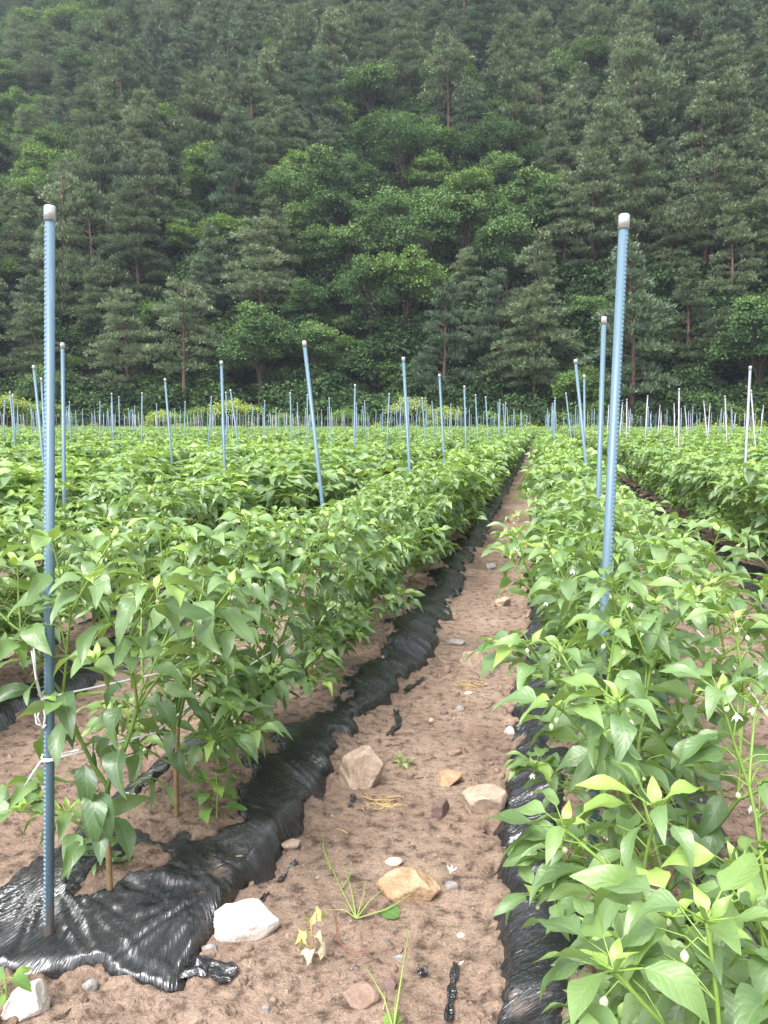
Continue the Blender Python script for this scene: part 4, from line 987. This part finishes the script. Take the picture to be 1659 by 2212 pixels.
def broad(seed, Ht=9, mat='broad', rx=3.2, leaf=0.26, nleaf=9000, fl=0.0, trunk=True):
    r_ = random.Random(seed); q_ = np.random.default_rng(seed); tb = Buf(); cb = Buf()
    cz = Ht * 0.62 if trunk else Ht * 0.45; rz_ = Ht * 0.40 if trunk else Ht * 0.5
    tube(tb, [(0, 0, -0.5), (r_.uniform(-.2, .2), r_.uniform(-.2, .2), cz * 0.6), (0, 0, cz * 1.2)], [0.16, 0.12, 0.05], 6, False)
    cl_ = []; ncl = 30
    for i in range(ncl):
        d = nrm(q_.normal(size=3)); d[2] = d[2] if d[2] > -0.35 else -d[2]; f = r_.uniform(0.5, 0.95)
        c = np.array([d[0] * rx * f, d[1] * rx * f, cz + d[2] * rz_ * f]); cl_.append((c, rx * r_.uniform(0.22, 0.42)))
        tube(tb, [(0, 0, cz * r_.uniform(0.4, 0.9)), c * [.5, .5, 0.6] + [0, 0, cz * 0.35], c], [0.06, 0.035, 0.012], 3, False)
    C = []; D = []; U = []; A = []; per = nleaf // ncl
    for c, rr_ in cl_:
        d = nrm(q_.normal(size=(per, 3))); d[:, 2] = np.where(d[:, 2] < -0.3, -d[:, 2], d[:, 2]); rad = rr_ * (0.55 + 0.5 * q_.random(per))
        wob = 1 + 0.35 * np.sin(d[:, 0] * 7 + c[0] * 3) * np.cos(d[:, 1] * 6 + c[1] * 2)
        P_ = c + d * (rad * wob)[:, None] * [1.15, 1.15, 0.75]; C.append(P_)
        U.append(nrm(d + np.array([0, 0, 0.9]) + q_.normal(0, 0.45, (per, 3)))); dd = nrm(d * [1, 1, 0.2] + q_.normal(0, 0.6, (per, 3)) + [0, 0, -0.25]); D.append(dd)
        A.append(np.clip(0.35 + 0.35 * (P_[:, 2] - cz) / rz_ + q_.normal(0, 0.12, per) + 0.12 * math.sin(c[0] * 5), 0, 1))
    C = np.concatenate(C); D = np.concatenate(D); U = np.concatenate(U); A = np.concatenate(A); n_ = len(C)
    blades(cb, C, D, U, q_.uniform(0.6, 1.15, n_) * leaf, q_.uniform(0.45, 0.75, n_) * leaf, A)
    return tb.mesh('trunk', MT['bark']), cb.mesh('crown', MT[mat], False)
PINES = [pine(10 + i, 12, 'needle', (0.16, 0.28, 0.22, 0.40, 0.12, 0.32)[i], (1.0, 0.85, 1.2, 1.0, 0.8, 1.15)[i]) for i in range(6)] + \
        [pine(30 + i, 11, 'needle2', 0.15, 0.85) for i in range(3)]
BROADS = [broad(50 + i, 9, 'broad', (3.2, 2.7, 3.6, 3.0)[i]) for i in range(4)] + [broad(70 + i, 8, 'broad2', 3.0) for i in range(3)]
BUSH = {'bush': broad(90, 3.0, 'bush', 1.7, 0.16, 6000, 0, False), 'willow': broad(91, 3.4, 'willow', 2.1, 0.15, 8000, 0, False), 'green': broad(92, 3.2, 'broad2', 1.9, 0.18, 6500, 0, False)}
trees = []   # kind, mesh pair, x, y, z, scale, rot, label or None
hero = [(1215, 650, 430, 'P', 1, 'solitary red-trunked pine with level tufted branches left of the tall right stake'),
        (1010, 735, 575, 'P', 2, 'broad layered pine with pale green pads in the middle of the slope'),
        (1010, 830, 690, 'P', 2, 'low spreading pine at the forest foot above the path'),
        (1445, 660, 470, 'P', 0, 'layered pine right of the tall right stake'),
        (1370, 420, 120, 'P', 3, 'tall pine with long bare leaning reddish trunk high on the right'),
        (220, 800, 590, 'P', 0, 'dense pine in the lower left of the slope behind the near stake'),
        (530, 620, 500, 'P', 6, 'narrow bluish conifer with pointed top, left of centre'),
        (430, 780, 600, 'P', 7, 'bushy grey-green conifer above the field left of centre'),
        (850, 640, 450, 'B', 0, 'large round-crowned dark green tree in the middle of the slope'),
        (800, 780, 610, 'B', 2, 'wide dome-shaped leafy tree low in the middle of the slope'),
        (680, 860, 700, 'B', 1, 'fresh green leafy tree behind the leaning stake at the forest foot'),
        (350, 790, 670, 'B', 4, 'pale green leafy tree between dark pines at left'),
        (400, 600, 490, 'B', 5, 'bright leafy tree among pines left of centre'),
        (870, 330, 250, 'B', 6, 'light green drooping leafy tree high above the centre'),
        (1080, 480, 350, 'B', 1, 'tall dark leafy tree right of centre'),
        (1270, 790, 660, 'B', 3, 'dark leafy tree at the forest foot right of the path'),
        (1560, 850, 680, 'P', 5, 'spreading pine at the forest foot near the right edge'),
        (700, 430, 280, 'P', 3, 'pine with bare reddish trunk rising above the leafy trees'),
        (600, 700, 470, 'P', 4, 'vine-covered dark pine left of the dome-shaped tree'),
        (420, 460, 300, 'P', 1, 'slender pine with visible reddish trunk in the left half'),
        (150, 150, 30, 'B', 4, 'bright rounded leafy tree high in the upper left'),
        (250, 140, 40, 'B', 6, 'fresh green leafy tree beside the dark gully in the upper left')]
for (px, py, pt, kd, vi, lb) in hero:
    p = hill_at(px, py); dep = (p - [0, 0, H]) @ fw; hh = (py - pt) / F * dep * 1.08
    pair = PINES[vi] if kd == 'P' else BROADS[vi]; h0 = (12 if vi < 6 else 11) if kd == 'P' else (9 if vi < 4 else 8)
    trees.append((kd, pair, p[0], p[1], hz(p[0], p[1]), hh / h0, random.random() * 6, lb))
bz = [(820, 600, 260, 200), (680, 830, 200, 90), (1090, 400, 110, 180), (120, 110, 190, 110), (30, 380, 90, 150), (1200, 780, 130, 90), (400, 560, 90, 80), (860, 330, 100, 80), (1080, 700, 90, 120), (1640, 760, 60, 60), (850, 450, 250, 90)]
r = random.Random(21); yy_ = FOOT + 3
while yy_ < 168:
    x0 = -0.88 * yy_ - 4; x1 = 0.40 * yy_ + 8; x = x0 + r.random() * 4
    while x < x1:
        xx_ = x + r.uniform(-1.4, 1.4); yv = yy_ + r.uniform(-1.8, 1.8); z = hz(xx_, yv); px, py, dz = proj((xx_, yv, z + 4))
        if -190 < px < 1850 and py > -170:
            isb = any(((px - a) / c) ** 2 + ((py - b_) / d_) ** 2 < 1 for a, b_, c, d_ in bz); isb = isb if r.random() < 0.82 else not isb
            if not any(abs(t[2] - xx_) < 2.6 and abs(t[3] - yv) < 2.6 for t in trees[:22]) and not any(abs(proj((t[2], t[3], t[4] + 4))[0] - px) < 30 and 0 < t[3] - yv < 6 for t in trees[:22]):
                if isb: vi = r.randrange(7); trees.append(('B', BROADS[vi], xx_, yv, z, r.uniform(0.62, 1.15), r.random() * 6, None))
                else: vi = r.choice([0, 1, 2, 3, 4, 5, 0, 2, 4, 6, 7, 8]); trees.append(('P', PINES[vi], xx_, yv, z, r.uniform(0.85, 1.3), r.random() * 6, None))
        x += 4.0 + 0.018 * (yy_ - 63)
    yy_ += 4.0 + 0.022 * (yy_ - 63)
pn = sorted([t for t in trees if t[0] == 'P' and t[7] is None], key=lambda t: math.hypot(t[2], t[3])); far_p = pn[280:]; fid = set(map(id, far_p))
trees = [t for t in trees if id(t) not in fid]
def tree_joined(pair):
    b = []; V = []; Fc = []; A = []; MI = []; n_ = 0
    for me, mi in ((pair[0], 0), (pair[1], 1)):
        v = np.empty(len(me.vertices) * 3, np.float32); me.vertices.foreach_get('co', v); V.append(v.reshape(-1, 3))
        f = np.empty(len(me.loops), np.int32); me.loops.foreach_get('vertex_index', f); Fc.append(f.reshape(-1, 4) + n_)
        a = np.empty(len(me.vertices), np.float32); me.attributes['youth'].data.foreach_get('value', a); A.append(a); MI.append(np.full(len(me.polygons), mi, np.int32)); n_ += len(me.vertices)
    me = mk('far_pine', np.concatenate(V), np.concatenate(Fc), [pair[0].materials[0], pair[1].materials[0]], False, None, {'youth': np.concatenate(A)})
    me.polygons.foreach_set('material_index', np.concatenate(MI)); return me
n = len(far_p)
if n:
    scatter('distant_pines', np.array([(t[2], t[3], t[4] - 0.2) for t in far_p]), np.stack([rng.uniform(-.05, .05, n), rng.uniform(-.05, .05, n), rng.uniform(0, 6.28, n)], 1), np.array([t[5] for t in far_p]), [tree_joined(p_) for p_ in PINES[:5]], 'farthest pines high on the slope, merging into one mass')
tier = {}
for t in trees: tier.setdefault((int((t[3] - FOOT) // 8), t[0]), []).append(t)
for (ti, kd), L_ in tier.items():
    L_.sort(key=lambda t: math.atan2(t[2], t[3]))
    for i, t in enumerate(L_):
        kd, pair, x, y, z, s, rz, lb = t
        nm = 'pine_tree' if kd == 'P' else 'broadleaf_tree'; rr_ = random.Random(int(x * 77 + y))
        e = bpy.data.objects.new(nm, None); COL.objects.link(e); e.location = (x, y, z - 0.2); e.rotation_euler = (rr_.uniform(-.05, .05), rr_.uniform(-.05, .05), rz); e.scale = (s, s, s * rr_.uniform(0.92, 1.1))
        if lb is None:
            lb = (f'dark green pine, {ordw(i + 1)} pine from the left in the {ordw(ti + 1)} tier above the field' if kd == 'P'
                  else f'leafy green tree, {ordw(i + 1)} leafy one from left in the {ordw(ti + 1)} tier above the field')
        tag(e, lb, 'tree', 'pines on the wooded slope' if kd == 'P' else 'leafy trees on the wooded slope')
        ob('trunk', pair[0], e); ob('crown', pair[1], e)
for (px, py, wp, kd, lb) in [(885, 915, 100, 'willow', 'pale feathery willow bush at the field end left of the path'), (960, 915, 90, 'bush', 'yellow-green bush beside the pale willow bush'),
        (20, 925, 110, 'bush', 'yellow-green bush at the left end of the field margin'), (110, 925, 80, 'green', 'low green bush right of the yellowish bush at far left'), (430, 920, 80, 'green', 'leafy green bush at the field end under the bushy conifer'),
        (505, 920, 110, 'bush', 'broad yellow-green bush at the field end behind the leaning stake'), (350, 922, 80, 'bush', 'small yellow-green bush left of centre at the field end'),
        (1455, 922, 95, 'green', 'rounded pale green bush at the field end on the right'), (1520, 922, 100, 'bush', 'spreading olive-yellow bush right of the rounded pale one'),
        (1645, 922, 80, 'willow', 'pale bush cut off by the right edge'), (745, 920, 60, 'green', 'low leafy bush left of the pale willow bush'), (610, 922, 70, 'green', 'low dark green bush between leaning stakes at the field end'),
        (1180, 922, 60, 'green', 'low bush closing off the far end of the path'), (1290, 922, 80, 'green', 'dark low bush at the field end right of the path')]:
    p = at_depth(px, py, 61.5 + random.uniform(-.6, 1)); s = wp / F * 62 / 3.6 * random.uniform(0.8, 1.25)
    e = bpy.data.objects.new('bush', None); COL.objects.link(e); e.location = (p[0], p[1], 0); e.scale = (s, s, s); e.rotation_euler = (0, 0, random.random() * 6)
    tag(e, lb, 'bush', 'bushes along the field margin'); ob('stem', BUSH[kd][0], e); ob('crown', BUSH[kd][1], e)
# undergrowth on the slope and weeds on the margin
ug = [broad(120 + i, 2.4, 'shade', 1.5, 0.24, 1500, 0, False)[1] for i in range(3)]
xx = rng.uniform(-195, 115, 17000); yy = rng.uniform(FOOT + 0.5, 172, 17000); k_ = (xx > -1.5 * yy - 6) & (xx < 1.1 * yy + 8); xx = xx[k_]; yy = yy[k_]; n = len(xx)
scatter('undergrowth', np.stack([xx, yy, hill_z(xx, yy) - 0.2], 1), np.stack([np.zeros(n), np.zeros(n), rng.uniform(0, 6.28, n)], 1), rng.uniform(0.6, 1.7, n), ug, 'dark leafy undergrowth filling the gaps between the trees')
fu = [broad(140 + i, 2.6, 'broad2', 1.5, 0.22, 1800, 0, False)[1] for i in range(2)]
n = 260; xx = rng.uniform(-56, 26, n); yy = FOOT + 0.5 + 9 * rng.random(n) ** 1.6
scatter('fresh_undergrowth', np.stack([xx, yy, hill_z(xx, yy) - 0.2], 1), np.stack([np.zeros(n), np.zeros(n), rng.uniform(0, 6.28, n)], 1), rng.uniform(0.4, 1.15, n), fu, 'fresh green scrub along the foot of the wooded slope')
mg = [broad(130 + i, 0.9, 'bush', 0.8, 0.12, 700, 0, False)[1] for i in range(2)]
n = 420; xx = rng.uniform(-52, 24, n); yy = rng.uniform(60.5, 64, n)
scatter('margin_weeds', np.stack([xx, yy, np.zeros(n)], 1), np.stack([np.zeros(n), np.zeros(n), rng.uniform(0, 6.28, n)], 1), rng.uniform(0.4, 1.3, n), mg, 'low bright weeds along the far edge of the field')
# patch of bare reddish earth and rock at the foot of the slope
p = hill_at(175, 870); me = rock(9, 3, 7, 77, MT['scarp'], 12, 4)
tag(ob('rock_scarp', me, None, (p[0], p[1] + 0.5, 1.0), (0, 0, 0.3)), 'bare reddish rock outcrop at the forest foot at far left', 'rock')
HAZE = 0.0004
if HAZE:
    m = bpy.data.materials.new('thin_haze'); m.use_nodes = True; t = m.node_tree; t.nodes.clear()
    pv = t.nodes.new('ShaderNodeVolumePrincipled'); pv.inputs['Density'].default_value = HAZE; pv.inputs['Color'].default_value = (0.76, 0.84, 1.0, 1); pv.inputs['Anisotropy'].default_value = 0.2
    mo = t.nodes.new('ShaderNodeOutputMaterial'); t.links.new(pv.outputs[0], mo.inputs['Volume'])
    x0, x1, y0, y1, z0, z1 = -720, 720, -20, 800, -25, 215
    V = [(x0, y0, z0), (x1, y0, z0), (x1, y1, z0), (x0, y1, z0), (x0, y0, z1), (x1, y0, z1), (x1, y1, z1), (x0, y1, z1)]
    Fq = np.array([(0, 3, 2, 1), (4, 5, 6, 7), (0, 1, 5, 4), (1, 2, 6, 5), (2, 3, 7, 6), (3, 0, 4, 7)])
    tag(ob('haze', mk('haze', V, Fq, m, False)), 'thin bluish haze hanging before the wooded slope', kind='stuff')
